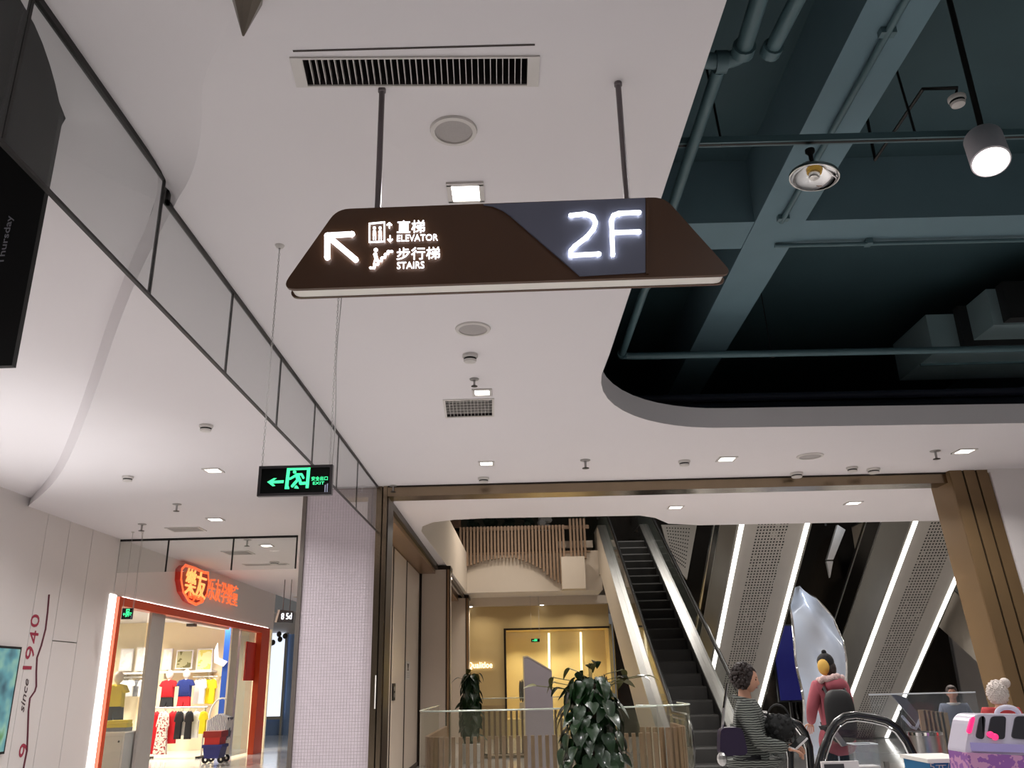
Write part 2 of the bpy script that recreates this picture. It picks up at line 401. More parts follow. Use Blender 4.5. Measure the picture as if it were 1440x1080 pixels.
part(wl, 'painted_word', text_mb('since', WALLT(q.y, q.z), width=0.42, height=0.10, depth=0.003, shear=0.3), mat('dark_script', (70, 50, 54), 0.6))

# tiled pillar by the portal
pl = struct('pillar', MB().box((-2.70, 10.59, 0), (-1.80, 11.6, CEIL)), GROUT)
tl = MB(); t = 0.036
for i in range(25):
    for j in range(108):
        x = -2.70 + i * t; z = j * t
        tl.add([(x + .002, 10.587, z + .002), (x + t - .002, 10.587, z + .002), (x + t - .002, 10.587, z + t - .002), (x + .002, 10.587, z + t - .002),
                (x, 10.592, z), (x + t, 10.592, z), (x + t, 10.592, z + t), (x, 10.592, z + t)], [(0, 1, 2, 3), (0, 4, 5, 1), (1, 5, 6, 2), (2, 6, 7, 3), (3, 7, 4, 0)])
tl_o = link('mosaic_tiles', tl.mesh('mosaic_tiles', weld=False), MOSAIC, pl); tl_o['kind'] = 'stuff'
part(pl, 'edge_strip', MB().box((-2.75, 10.56, 0), (-2.70, 11.6, CEIL)), mat('pewter_strip', (112, 104, 98), 0.4, 0.5))

# bronze portal: posts, lintel and the raked right jamb with two grooves
po = struct('trim_4', MB().box((-1.80, 10.5, 0), (-1.73, 11.0, CEIL)).box((-1.715, 10.5, 0), (-1.665, 11.0, CEIL)), BRONZE)
part(po, 'groove', MB().box((-1.73, 10.55, 0), (-1.715, 11.0, CEIL)).box((-1.665, 10.56, 0), (-1.655, 11.0, CEIL)), BRONZED)
part(po, 'wall_light_strip', MB().box((-1.745, 10.49, 1.25), (-1.732, 10.5, 1.62)), LIGHTBOX)
struct('trim_5', MB().box((-1.66, 10.5, CEIL - 0.135), (5.6, 10.8, CEIL - 0.02)), BRONZE)
struct('trim_6', MB().box((-1.66, 10.49, CEIL - 0.02), (6.0, 10.8, CEIL - 0.001)), BRONZED)
A0, A1 = on_y(1343, 692, 10.4), on_y(1427, 999, 10.4); B0 = on_y(1393, 664, 10.4); sl = (A1.x - A0.x) / (A1.z - A0.z)
def jamb_x(x, z): return x + sl * (z - A0.z)
def slant(x0, x1, y0, y1, z0=0.0, z1=CEIL):
    return MB().add([(jamb_x(x0, z0), y0, z0), (jamb_x(x1, z0), y0, z0), (jamb_x(x1, z0), y1, z0), (jamb_x(x0, z0), y1, z0), (jamb_x(x0, z1), y0, z1), (jamb_x(x1, z1), y0, z1), (jamb_x(x1, z1), y1, z1), (jamb_x(x0, z1), y1, z1)],
                    [(3, 2, 1, 0), (4, 5, 6, 7), (0, 1, 5, 4), (1, 2, 6, 5), (2, 3, 7, 6), (3, 0, 4, 7)])
W3 = (B0.x - A0.x) / 3
rj = struct('trim_7', slant(A0.x, A0.x + 3 * W3, 10.42, 10.95), BRONZED)
for i in range(3): part(rj, 'cladding_strip', slant(A0.x + i * W3 + (0.012 if i else 0), A0.x + (i + 1) * W3 - 0.012, 10.4, 10.42), BRONZEP)
part(rj, 'cladding_strip', slant(A0.x - 0.003, A0.x, 10.42, 10.95), BRONZEP)
struct('wall_right', slant(B0.x, B0.x + 0.05, 10.38, 10.95).box((jamb_x(B0.x, CEIL) - 0.02, 10.38, 3.86), (9, 10.95, CEIL)).merge(
    MB().add([(jamb_x(B0.x, 0), 10.37, 0), (9, 10.37, 0), (9, 10.37, CEIL), (jamb_x(B0.x, CEIL), 10.37, CEIL)], [(0, 1, 2, 3)])), WALLW)
struct('wall_right.001', MB().box((12.5, -7, 0), (12.7, 33, 5.6)), WALLW)

# elevator side of the hall: recessed door bays, pilasters, dark shadow gaps
ew = struct('wall_elevator_side', MB().box((-2.5, 11.0, 0), (-2.15, 25.6, CEIL)), STONE)
part(ew, 'soffit', MB().box((-2.15, 11.0, 3.72), (-1.80, 18.1, CEIL)).box((-2.15, 18.5, 3.72), (-1.78, 24.5, CEIL)), SOFB)
part(ew, 'shadow_trim', MB().box((-1.80, 10.9, 3.80), (-1.74, 18.1, CEIL)).box((-1.66, 18.5, 3.80), (-1.60, 24.5, CEIL)), BRONZED)
for y0, y1, x in [(18.1, 18.6, -1.50), (24.5, 25.3, -1.50)]:
    part(ew, 'pilaster', MB().box((-2.15, y0, 0), (x, y1, 3.8)), STONE)
    part(ew, 'shadow_trim', MB().box((-2.15, y0 + .02, 3.8), (x + .02, y1 + .1, 3.88)).box((x - .07, y0 - .012, 0), (x - .045, y0, 3.8)).box((-2.15, y0 - 0.05, 0), (-2.08, y0, 3.72)), BRONZED)
    part(ew, 'pilaster_return', MB().box((x - .045, y0 - .012, 0), (x, y0 + .25, 3.8)), SOFB)
for y0, y1 in [(11.2, 12.6), (12.75, 14.2), (14.4, 15.9), (16.05, 17.95), (18.8, 20.4), (20.5, 22.3), (22.4, 24.2)]:
    part(ew, 'panel', MB().box((-2.15, y0, 0.02), (-2.12, y1, 3.7)), STONE)
    part(ew, 'shadow_trim', MB().box((-2.15, y1 + .005, 0.02), (-2.11, y1 + .06, 3.7)), BRONZED)
part(ew, 'skirting', MB().box((-2.15, 11, 0), (-2.105, 18.1, 0.08)), BRONZED)

# ------------------------------------------------------------------ glass smoke baffles
GX = -1.79
jn = [1.2] + [on_x(x, y, GX).y for x, y in [(45, 0), (232, 247), (327, 418), (395, 510), (443, 572), (476, 620), (503, 656)]] + [10.5]
bf = thing('smoke_baffle', 'long grey glass smoke baffle hanging from the ceiling edge left of the exit sign', 'baffle', (GX, 6, CEIL))
zb = 3.34
edge = MB()
for a, b in zip(jn, jn[1:]):
    zt = lambda y: 4.02 if y < 3.83 else CEIL
    if a < 3.83 < b:
        poly = [(a + .008, zb), (b - .008, zb), (b - .008, CEIL), (3.84, CEIL), (3.84, 4.02), (a + .008, 4.02)]
    else: poly = [(a + .008, zb), (b - .008, zb), (b - .008, zt(b)), (a + .008, zt(a))]
    part(bf, 'pane', MB().prism(poly, lambda u, v, d: (GX + d, u, v), -0.004, 0.004), G_BAFFLE)
    if a > 1.3: part(bf, 'joint_strip', MB().box((GX - .006, a - .008, zb - 0.01), (GX + .006, a + .008, zt(a))), DARK)
part(bf, 'edge_channel', MB().box((GX - .012, 1.2, 3.985), (GX + .012, 3.78, 4.03)).box((GX - .012, 3.76, CEIL - .02), (GX + .012, 3.785, 4.03)).box((GX - .012, 3.76, CEIL - .02), (GX + .012, 10.5, CEIL + .005)), DARK)
part(bf, 'edge_channel', MB().box((GX - .009, 1.2, zb - .014), (GX + .009, 10.5, zb)), DARK)
BY = 14.0
b2 = thing('smoke_baffle', 'clear glass smoke baffle across the aisle beside the children shop fascia', 'baffle', (-5, BY, CEIL))
bx = [on_y(x, y, BY).x for x, y in [(157, 757), (238, 757), (329, 757), (418, 757)]]
for a, b in zip(bx, bx[1:]):
    part(b2, 'pane', MB().box((a + .01, BY - .004, CEIL - .55), (b - .01, BY + .004, CEIL - .02)), G_CLEAR)
for a in bx: part(b2, 'joint_strip', MB().box((a - .012, BY - .008, CEIL - .55), (a + .012, BY + .008, CEIL)), DARK)
part(b2, 'edge_channel', MB().box((bx[0], BY - .012, CEIL - .035), (bx[-1], BY + .012, CEIL - .001)), DARK)

# black hanging screen in the left ceiling opening
BYP = 3.2
q0 = on_y(83, 165, BYP); q1 = on_y(12, 514, BYP)
hs = thing('hanging_screen', 'tall black hanging screen with small white lettering left of the glass baffle', 'screen', (q0.x - 0.6, BYP, q1.z))
sp_ = part(hs, 'screen_panel', MB().box((q0.x - 1.3, BYP, q1.z), (q0.x, BYP + .03, 5.55)), BLACK)
part(sp_, 'frame_strip', MB().box((q0.x - .30, BYP - .012, q1.z + .45), (q0.x - .27, BYP, 5.5)).box((q0.x - 1.3, BYP - .012, q1.z), (q0.x - .30, BYP - .004, q1.z + .02)), DARK)
qt = on_y(9, 338, BYP)
part(sp_, 'lettering', text_mb('Thursday', lambda u, v, d: (qt.x - v, BYP - .003 - d, qt.z + u), width=0.24, height=0.035, depth=.002), mat('grey_letters', (150, 150, 160), 0.6))

# ------------------------------------------------------------------ ceiling fittings
def square_light(px, py, label, size=0.17, group='square recessed downlights', power=55, z=CEIL):
    p = on_z(px, py, z); s = size / 2
    t = thing('downlight', label, 'ceiling light', (p.x, p.y, z), group)
    fr = MB()
    for sx, sy, wx, wy in [(0, s, s + .012, .012), (0, -s, s + .012, .012), (s, 0, .012, s), (-s, 0, .012, s)]:
        fr.box((p.x + sx - wx, p.y + sy - wy, z - .012), (p.x + sx + wx, p.y + sy + wy, z - .0005))
    part(t, 'frame', fr, PLASTW)
    part(t, 'diffuser', MB().box((p.x - s + .012, p.y - s + .012, z - .006), (p.x + s - .012, p.y + s - .012, z - .001)), DIFF)
    part(t, 'lamp_cap', MB().lathe([(0, -.022), (.03, -.02), (.04, -.006)], (p.x, p.y, z), 14), DIFF, 40)
    lamp('AREA', (p.x, p.y, z - .03), power, size=0.1, spread=2.4)
    return t
square_light(655, 270, 'square recessed downlight shining just above the hanging direction sign', 0.165)
square_light(678, 551, 'square recessed downlight beside the small square vent', 0.15)
square_light(684, 651, 'square recessed downlight in front of the bronze lintel above the tiled side', 0.16)
square_light(1022, 645, 'square downlight below the curved corner of the dark ceiling opening', 0.19)
square_light(1356, 634, 'square downlight near the raked bronze jamb', 0.19)
square_light(300, 661, 'square downlight left of the exit sign beyond the baffle', 0.18)
square_light(303, 730, 'square downlight above the shop aisle beside a slim vent', 0.2)
square_light(950, 713, 'square downlight behind the lintel at the head of the step escalator', 0.2, power=45)
square_light(1200, 707, 'square downlight behind the lintel above the perforated escalator soffits', 0.2, power=45)
square_light(375, 767, 'small downlight seen through the clear baffle by the pillar', 0.2, power=70)

def louvre(name, label, hole, n, across, frame_w=0.05):
    """frame, blades and dark box of an air vent set into its opening"""
    H = [Vector((x, y, CEIL)) for x, y in hole]; c = sum(H, Vector()) / 4
    t = thing(name, label, 'air vent', c)
    box = MB(); ins = [c + (p - c) * 1.0 for p in H]
    box.add(ins + [p + Vector((0, 0, .25)) for p in ins], [(4, 5, 6, 7), (0, 1, 5, 4), (1, 2, 6, 5), (2, 3, 7, 6), (3, 0, 4, 7)])
    part(t, 'duct_box', box, mat('vent_inside', (46, 40, 40), 0.9))
    outp = [p + (p - c).normalized() * frame_w for p in H]
    fr = MB(); dz = Vector((0, 0, -.008))
    fr.add([p + dz for p in H] + [p + dz for p in outp] + outp + H, [(i, (i + 1) % 4, 4 + (i + 1) % 4, 4 + i) for i in range(4)] + [(4 + i, 4 + (i + 1) % 4, 8 + (i + 1) % 4, 8 + i) for i in range(4)] + [(i, (i + 1) % 4, 12 + (i + 1) % 4, 12 + i) for i in range(4)])
    part(t, 'frame', fr, PLASTW)
    A, B, C, D = H
    for i in range(1, n):
        f = i / n; a = A.lerp(B, f); b = D.lerp(C, f); u = (b - a).normalized(); s = Vector((-u.y, u.x, 0)) * .0016
        bl = MB().add([a - s, a + s, b + s, b - s, a - s + Vector((0, 0, .03)), a + s + Vector((0, 0, .03)), b + s + Vector((0, 0, .03)), b - s + Vector((0, 0, .03))], [(0, 1, 2, 3), (4, 5, 6, 7), (0, 1, 5, 4), (1, 2, 6, 5), (2, 3, 7, 6), (3, 0, 4, 7)])
        part(t, 'blade', bl, PLASTW)
    for i in range(1, across):
        f = i / across; a = A.lerp(D, f); b = B.lerp(C, f); s = Vector((0, .0016, 0))
        part(t, 'crossbar', MB().add([a - s, a + s, b + s, b - s, a - s + Vector((0, 0, .02)), a + s + Vector((0, 0, .02)), b + s + Vector((0, 0, .02)), b - s + Vector((0, 0, .02))], [(0, 1, 2, 3), (4, 5, 6, 7), (0, 1, 5, 4), (1, 2, 6, 5), (2, 3, 7, 6), (3, 0, 4, 7)]), PLASTW)
    return t
lv = louvre('air_vent', 'long louvred air vent in the white ceiling behind the two sign rods', vent_hole, 36, 1)
a, b = on_z(412, 71.5), on_z(752, 71.5)
part(lv, 'access_gap', MB().box((a.x, a.y - .004, CEIL - .003), (b.x, a.y + .004, CEIL - .0005)), mat('gap_shadow_line', (70, 62, 60), 0.9))
louvre('air_vent', 'small square grid air vent between two downlights', grid_hole, 13, 6, 0.03)
def slim_vent(px0, py0, px1, py1, label, d=0.18):
    a, b = on_z(px0, py0), on_z(px1, py1); t = thing('air_vent', label, 'air vent', (a + b) / 2, 'slim vents over the shop aisle')
    y = (a.y + b.y) / 2
    part(t, 'frame', MB().box((a.x - .04, y - d, CEIL - .012), (b.x + .04, y + d, CEIL - .0005)), PLASTW)
    for i in range(6): part(t, 'slat', MB().box((a.x, y - d + .03 + i * (2 * d - .06) / 6, CEIL - .018), (b.x, y - d + .03 + (i + .6) * (2 * d - .06) / 6, CEIL - .012)), GRILLE)
slim_vent(240, 744, 283, 744, 'slim grey ceiling vent in front of the clear baffle')
slim_vent(318, 777, 352, 777, 'slim grey ceiling vent behind the clear baffle', 0.22)
slim_vent(345, 794, 403, 793, 'long thin ceiling vent above the blue end shop', 0.1)

def speaker(px, py, r, label):
    p = on_z(px, py); t = thing('ceiling_speaker', label, 'speaker', p, 'round ceiling speakers')
    part(t, 'rim', MB().lathe([(r * 1.28, -.0005), (r * 1.24, -.012), (r * 1.02, -.014), (r, -.004)], p, 32), PLASTW, 40)
    part(t, 'grille', MB().lathe([(r, -.006), (r * .6, -.011), (0, -.013)], p, 32), GRILLE, 60)
speaker(638, 183, .085, 'round ceiling speaker between the sign rods')
speaker(665, 462, .10, 'round ceiling speaker above the smoke detector on the white ceiling')
speaker(1139, 641, .12, 'flat round ceiling speaker near the right downlights')
def detector(px, py, label, r=.055, z=CEIL):
    p = on_z(px, py, z); t = thing('smoke_detector', label, 'smoke detector', p, 'white dome smoke detectors')
    part(t, 'base', MB().lathe([(r, -.0005), (r * 1.0, -.02), (r * .85, -.03)], p, 20), PLASTW, 40)
    part(t, 'sensor_gap', MB().lathe([(r * .8, -.03), (r * .8, -.045)], p, 20), DARK)
    part(t, 'cap', MB().lathe([(r * .85, -.045), (r * .75, -.06), (0, -.066)], p, 20), PLASTW, 50)
    return t
for px, py, l, r in [(661, 499, 'white dome smoke detector between a round speaker and a sprinkler', .06), (680, 672, 'white dome detector close in front of the bronze lintel', .07), (290, 598, 'white smoke detector on the ceiling left of the baffle', .065), (180, 670, 'white smoke detector on the brightly lit ceiling near the panelled wall', .065),
                     (962, 648, 'white smoke detector left of the downlight by the curved corner', .07), (1120, 665, 'white detector hanging low by the lintel', .08), (1228, 659, 'white detector over the lintel between the speaker and the sprinkler', .08), (1198, 657, 'flat white detector over the lintel beside another one', .07), (386, 790, 'grey detector behind the clear baffle', .1)]:
    detector(px, py, l, r)
def sprinkler(px, py, label, k=1.0):
    p = on_z(px, py - 3); t = thing('sprinkler', label, 'sprinkler', p, 'pendent fire sprinklers')
    part(t, 'escutcheon', MB().lathe([(.04 * k, -.0005), (.038 * k, -.008), (.014 * k, -.014)], p, 16), FRAMEG, 40)
    part(t, 'stem', MB().lathe([(.009 * k, -.01), (.009 * k, -.06 * k), (0, -.06 * k)], p, 10), FRAMEG)
    part(t, 'deflector', MB().lathe([(0, -.064 * k), (.026 * k, -.062 * k), (.028 * k, -.066 * k), (0, -.068 * k)], p, 14), DARK)
for px, py, l, k in [(667, 536, 'fire sprinkler just above the downlight by the square vent', 1), (823, 650, 'fire sprinkler alone on the ceiling in front of the lintel', 1.5), (1315, 637, 'fire sprinkler left of the downlight near the raked jamb', 1.5), (249, 712, 'fire sprinkler over the shop aisle by the slim vent', 1.5), (200, 740, 'fire sprinkler hanging at the near end of the clear baffle', 1.6), (348, 762, 'fire sprinkler behind the clear baffle', 1.7), (553, 686, 'fire sprinkler at the corner of the bronze portal', 1.2)]:
    sprinkler(px, py, l, k)
# steel cone hanging at the top of the picture
ap = on_y(342, 51, 2.42); tp = on_z(343, -45)
cn = thing('cone_pendant', 'grey steel cone pointing down from the ceiling near the long vent', 'pendant', (ap.x, 2.42, CEIL))
part(cn, 'cone', MB().lathe([(0, ap.z), (.004, ap.z + .003), (.062, ap.z + .19), (.062, ap.z + .2), (0, ap.z + .2)], (ap.x, 2.42, 0), 8), mat('cone_steel', (120, 112, 100), 0.35, 0.6, vary=0.2), 10)
part(cn, 'stem', MB().tube([(ap.x, 2.42, ap.z + .2), (ap.x, 2.42, CEIL)], .012, 8), DARK)

# ------------------------------------------------------------------ hanging direction sign
SY = 2.90
S = lambda px, py, y=SY: (on_y(px, py, y).x, on_y(px, py, y).z)
P = XZ(SY)
ds = thing('direction_sign', 'brown hanging direction sign with lit arrow, 2F and slate inset, on two rods', 'sign', (0, SY + .046, 2.98))
def rounded(pts, rads, n=6):
    out = []; N = len(pts)
    for i in range(N):
        p = Vector(pts[i]); a = (Vector(pts[i - 1]) - p).normalized(); b = (Vector(pts[(i + 1) % N]) - p).normalized(); r = rads[i]
        s, e = p + a * r, p + b * r
        for k in range(n + 1):
            t = k / n; out.append(tuple((1 - t) ** 2 * s + 2 * t * (1 - t) * p + t * t * e))
    return out
BL, TL_, TR, BR = S(394, 407), S(474, 294), S(934, 277), S(1032, 386)
outl = rounded([BL, TL_, TR, BR], [.06, .05, .05, .05])
plate = MB().prism(outl, P, 0, .018); fp_ = part(ds, 'face_plate', plate, BROWN)
part(ds, 'back_plate', MB().prism(outl, P, .078, .092), BROWN)
c0 = Vector(((BL[0] + BR[0]) / 2, (BL[1] + TL_[1]) / 2))
core = [tuple(c0 + (Vector(p) - c0) * 0.985) for p in outl]
part(ds, 'light_core', MB().prism(core, P, .018, .078), LIGHTBOX)
inset = [S(680, 289), S(693, 291), S(707, 297), S(718, 305), S(815, 389), S(907, 384), S(907, 280)]
si_ = part(ds, 'slate_inset', MB().prism(inset, P, -.010, -.0005), SLATE)
part(ds, 'end_panel', MB().prism([S(908, 280), S(908, 386), S(912, 386), S(912, 279)], P, -.008, -.0005), BROWN)
lt = lambda u, v, d: (u, SY - .006 - d, v)
lt2 = lambda u, v, d: (u, SY - .018 - d, v)
mid = lambda *pp: [S(*p) for p in pp]
part(fp_, 'arrow', MB().stroke(mid((461, 364), (461, 333), (496, 331)), .021, lt, 0, .008).stroke(mid((463, 335), (501, 367)), .021, lt, 0, .008), LETTER)
two = mid((802, 307), (822, 305), (833, 309), (837, 317), (834, 326), (825, 337), (808, 350), (802, 357), (802, 363), (842, 361))
part(si_, 'floor_number', MB().stroke(two, .0165, lt2, 0, .008), LETTER)
part(si_, 'floor_number', MB().stroke(mid((898, 303), (870, 304), (862, 307), (859, 314), (861, 362)), .0165, lt2, 0, .008).stroke(mid((861, 331), (898, 330)), .0165, lt2, 0, .008), LETTER)
ic = MB()
a, b, c, d = mid((520, 316), (541, 314), (541, 341), (520, 342))
ic.stroke([a, b, c, d, a], .0055, lt, 0, .004)
for px in (527, 535):
    u, v = S(px, 322); ic.disc(u, v, .006, lt, 0, .004)
    ic.stroke(mid((px, 327), (px, 331)), .012, lt, 0, .004).stroke(mid((px - 1.5, 332), (px - 1.5, 338)), .004, lt, 0, .004).stroke(mid((px + 1.5, 332), (px + 1.5, 338)), .004, lt, 0, .004)
for tip, tail, sgn in [((548, 315), (548, 322), 1), ((549, 341), (549, 333), -1)]:
    u, v = S(*tip); ic.stroke([S(*tail), (u, v)], .004, lt, 0, .004).stroke([(u - .009, v - .009 * sgn), (u, v), (u + .009, v - .009 * sgn)], .004, lt, 0, .004)
part(fp_, 'elevator_symbol', ic, LETTER)
st = MB(); u, v = S(529, 353); st.disc(u, v, .008, lt, 0, .004)
st.stroke(mid((521, 378), (527, 378), (527, 374), (532, 373), (532, 369), (537, 368), (537, 364), (542, 363), (542, 359), (546, 358), (546, 355), (552, 355)), .008, lt, 0, .004)
st.stroke(mid((528, 359), (530, 366)), .014, lt, 0, .004).stroke(mid((528, 366), (526, 373)), .005, lt, 0, .004).stroke(mid((531, 366), (533, 371)), .005, lt, 0, .004)
part(fp_, 'stairs_symbol', st, LETTER)
tilt = (S(618, 330)[1] - S(558, 332)[1]) / (S(618, 330)[0] - S(558, 332)[0])
def sign_text(s, x0, x1, y0, y1):
    p0, p1 = S(x0, y1), S(x1, y0); cx, cz = (p0[0] + p1[0]) / 2, (p0[1] + p1[1]) / 2
    part(fp_, 'lettering', text_mb(s, lambda u, v, d: (cx + u, SY - .006 - d, cz + v + u * tilt * 0), width=p1[0] - p0[0], height=p1[1] - p0[1], depth=.004), LETTER)
sign_text('直梯', 558.5, 598, 311, 329.5); sign_text('ELEVATOR', 558.5, 616, 330.5, 341)
sign_text('步行梯', 558, 619, 348.5, 367); sign_text('STAIRS', 558.5, 597, 369, 379.5)
for (px, py), lab in [((541, 141), 0), ((867, 129), 1)]:
    p = on_z(px, py); p.y = SY + .046
    part(ds, 'rod', MB().tube([(p.x, p.y, CEIL), (p.x, p.y, 3.29)], .0125, 12), ROD, 60)
    part(ds, 'rod_collar', MB().lathe([(.017, 0), (.017, -.015), (.0125, -.018)], (p.x, p.y, CEIL - .0005), 14), ROD, 40)

# ------------------------------------------------------------------ exit sign on two chains
EY = 4.25
def exit_sign(name, label, x0, x1, z0, z1, y, group=None, detail=True, chains=True, top=CEIL):
    W, H = x1 - x0, z1 - z0; cx = (x0 + x1) / 2
    t = thing(name, label, 'exit sign', (cx, y, z0), group); k = W / 105.0
    fr = MB(); b = .035 * W
    fr.box((x0, y, z0), (x1, y + .03, z0 + b)).box((x0, y, z1 - b), (x1, y + .03, z1)).box((x0, y, z0 + b), (x0 + b, y + .03, z1 - b)).box((x1 - b, y, z0 + b), (x1, y + .03, z1 - b))
    part(t, 'frame', fr, mat('sign_frame_dark', (72, 68, 70), 0.4, 0.6))
    fc = part(t, 'face', MB().box((x0 + b, y + .006, z0 + b), (x1 - b, y + .024, z1 - b)), mat('exit_face_black', (10, 12, 11), 0.2))
    E = lambda u, v, d: (x0 + u * W / 105.0, y + .005 - d, z1 - v * H / 45.0)      # sign drawn on a 105 x 45 grid, v downward
    wd = 3.6
    g = MB()
    g.prism([(13, 24), (22, 18.5), (26, 18.5), (21.5, 22.3), (36.5, 22), (36, 26), (21, 26.2), (25, 30), (21, 30.5)], E, 0, .003)
    part(fc, 'arrow', g, GREEN)
    g = MB().prism([(40, 3.5), (73, 3.3), (72.5, 7), (44, 7.2)], E, 0, .003).prism([(40, 3.5), (44.2, 6), (43.2, 35), (38.5, 35)], E, 0, .003).prism([(68.5, 6), (73, 3.3), (72.2, 34.5), (68, 34.5)], E, 0, .003).prism([(39, 32), (44, 31), (45, 35.2), (38.5, 35.2)], E, 0, .003)
    part(fc, 'doorway_symbol', g, GREEN)
    g = MB().disc(51, 10, 2.4, E, 0, .003)
    for pts, ww in [([(45, 20), (50, 17), (54, 14), (61, 13.5), (64, 19)], 3.2), ([(55, 15), (57, 21)], 6.0), ([(56, 22), (52, 27), (49, 31)], 4), ([(59, 22), (60.5, 27.5), (67, 27)], 4)]: g.stroke(pts, ww, E, 0, .003)
    g.prism([(53, 31), (55, 30), (57, 32), (58.5, 35), (52, 34.5)], E, 0, .003)
    part(fc, 'runner_symbol', g, GREEN)
    if detail:
        part(fc, 'lettering', text_mb('安全出口', lambda u, v, d: E(87 + u, 20.5 - v, d), width=23, height=6.2, depth=.003), GREEN)
        part(fc, 'lettering', text_mb('EXIT', lambda u, v, d: E(86 + u, 27.5 - v, d), width=16, height=4.2, depth=.003), GREEN)
        bl = MB().prism([(95, 31), (96.3, 30), (96.3, 42), (95, 42)], E, 0, .003).prism([(98, 29), (99.3, 28.3), (99.3, 42), (98, 42)], E, 0, .003)
        part(fc, 'reflector_strip', bl, mat('pale_strip', (190, 195, 225), 0.3))
    if chains:
        for cx_ in (x0 + .03 * W, x1 - .05 * W):
            ch = MB(); z = z1; i = 0
            while z < top:
                ring = []
                for q in range(8):
                    a = 2 * PI * q / 8; dx, dz = .0045 * math.cos(a), .011 * math.sin(a)
                    ring.append((cx_ + (dx if i % 2 else 0), y + .015 + (0 if i % 2 else dx), z + .009 + dz))
                ch.tube(ring, .0014, 4, closed=True); z += .0185; i += 1
            part(t, 'chain', ch, FRAMEG)
            part(t, 'ceiling_rose', MB().lathe([(.028, -.0005), (.02, -.014), (.006, -.02)], (cx_, y + .015, top), 14), PLASTW, 50)
        part(t, 'cable', MB().tube([(x1 - .05 * W + .012 + .006 * math.sin(i * .7), y + .015, z1 + (top - z1) * i / 14) for i in range(15)], .003, 5), FRAMEG, 60)
    return t
e0, e1 = on_y(361, 697, EY), on_y(468, 653, EY)
exit_sign('exit_sign', 'black exit sign with green running figure hanging on two chains', e0.x, e1.x, e0.z - .003, e1.z, EY)

# ------------------------------------------------------------------ services in the dark ceiling opening
def pipe(label, pts, r=.032, m_=TEALP, cat='pipe', name='pipe', flanges=()):
    t = thing(name, label, cat, pts[0])
    part(t, 'tube', MB().tube(pts, r, 12), m_, 60)
    fl = MB()
    for i in flanges:
        a = Vector(pts[i]); d = (Vector(pts[min(i + 1, len(pts) - 1)]) - Vector(pts[max(i - 1, 0)])).normalized() * .03
        fl.tube([a - d, a + d], r * 1.35, 12)
    if flanges: part(t, 'coupling', fl, m_, 60)
    return t
def bend(a, b, c, r=.10, n=5):
    a, b, c = Vector(a), Vector(b), Vector(c); s = b + (a - b).normalized() * r; e = b + (c - b).normalized() * r
    return [tuple((1 - t) ** 2 * s + 2 * t * (1 - t) * b + t * t * e) for t in [i / n for i in range(n + 1)]]
ZP = 4.6
c0_, c1_ = (1.08, 7.95, ZP), (9.5, 8.08, ZP)
pipe('teal pipe bending round the corner of the dark opening above the grey fascia', [(1.14, 3.72, ZP), (1.11, 6.3, ZP)] + bend((1.11, 6.3, ZP), c0_, c1_) + [c1_], .036, flanges=(1, 3, 8))
pipe('teal branch pipe with an elbow at the top edge of the dark opening', [(1.02, 3.64, ZP), (1.14, 3.66, ZP)] + bend((1.14, 3.66, ZP), (1.24, 3.62, ZP), (1.22, 3.12, ZP), .05) + [(1.20, 2.2, ZP)], .045, flanges=(1, 7))
a_, b_ = on_z(1085, 70, ZP), on_z(1118, 5, ZP)
pipe('short teal pipe stub beside the elbow pipe', [a_, b_, b_ + (b_ - a_) * 2], .04, flanges=(0,))
tr = thing('lighting_track', 'teal lighting track crossing the dark opening behind the spot lamps', 'light track', (3, 4.47, ZP))
part(tr, 'track', MB().box((0.78, 4.44, ZP + .045), (9, 4.49, ZP + .09)), TEALP)
part(tr, 'slot', MB().box((0.78, 4.455, ZP + .043), (9, 4.475, ZP + .045)), DARK)
for x in (1.33, 2.55): part(tr, 'hanger_rod', MB().tube([(x, 4.465, ZP + .04), (x - .06, 4.465, 5.6)], .008, 6), DARK)
ybm = struct('trim_8', MB().box((1.99, -4, 5.0), (2.40, 12.4, 5.62)), TEALB)
part(ybm, 'conduit', MB().tube([(2.19, -4, 4.975), (2.19, 6.0, 4.975)], .022, 8), TEALP, 60)
for y in (1.5, 3.9, 5.95): part(ybm, 'saddle', MB().cbox((2.19, y, 4.985), (.09, .05, .05)), TEALP)
xbm = struct('trim_9', MB().box((-.8, 6.05, 5.01), (12.4, 6.50, 5.61)), TEALB)
part(xbm, 'conduit', MB().tube([(2.25, 6.40, 4.975), (12, 6.45, 4.975)], .018, 8), TEALP, 60)
for x in (3.05, 4.6): part(xbm, 'saddle', MB().cbox((x, 6.40, 4.985), (.05, .08, .05)), TEALP)
struct('trim_10', MB().box((6.6, -4, 5.0), (7.0, 12.4, 5.62)), TEALB)
for x, y, l in [(2.62, 6.9, 'thin hanger rod over the long teal pipe by the cross beam')]:
    hr = thing('hanger_rod', l, 'rod', (x, 8.0, 4.64)); part(hr, 'rod', MB().tube([(x, 8.0, 4.635), (x - .05, 7.95, 5.6)], .006, 6), DARK); part(hr, 'clamp', MB().tube([(x - .02, 8.0, 4.6), (x + .02, 8.0, 4.6)], .045, 10), DARK)
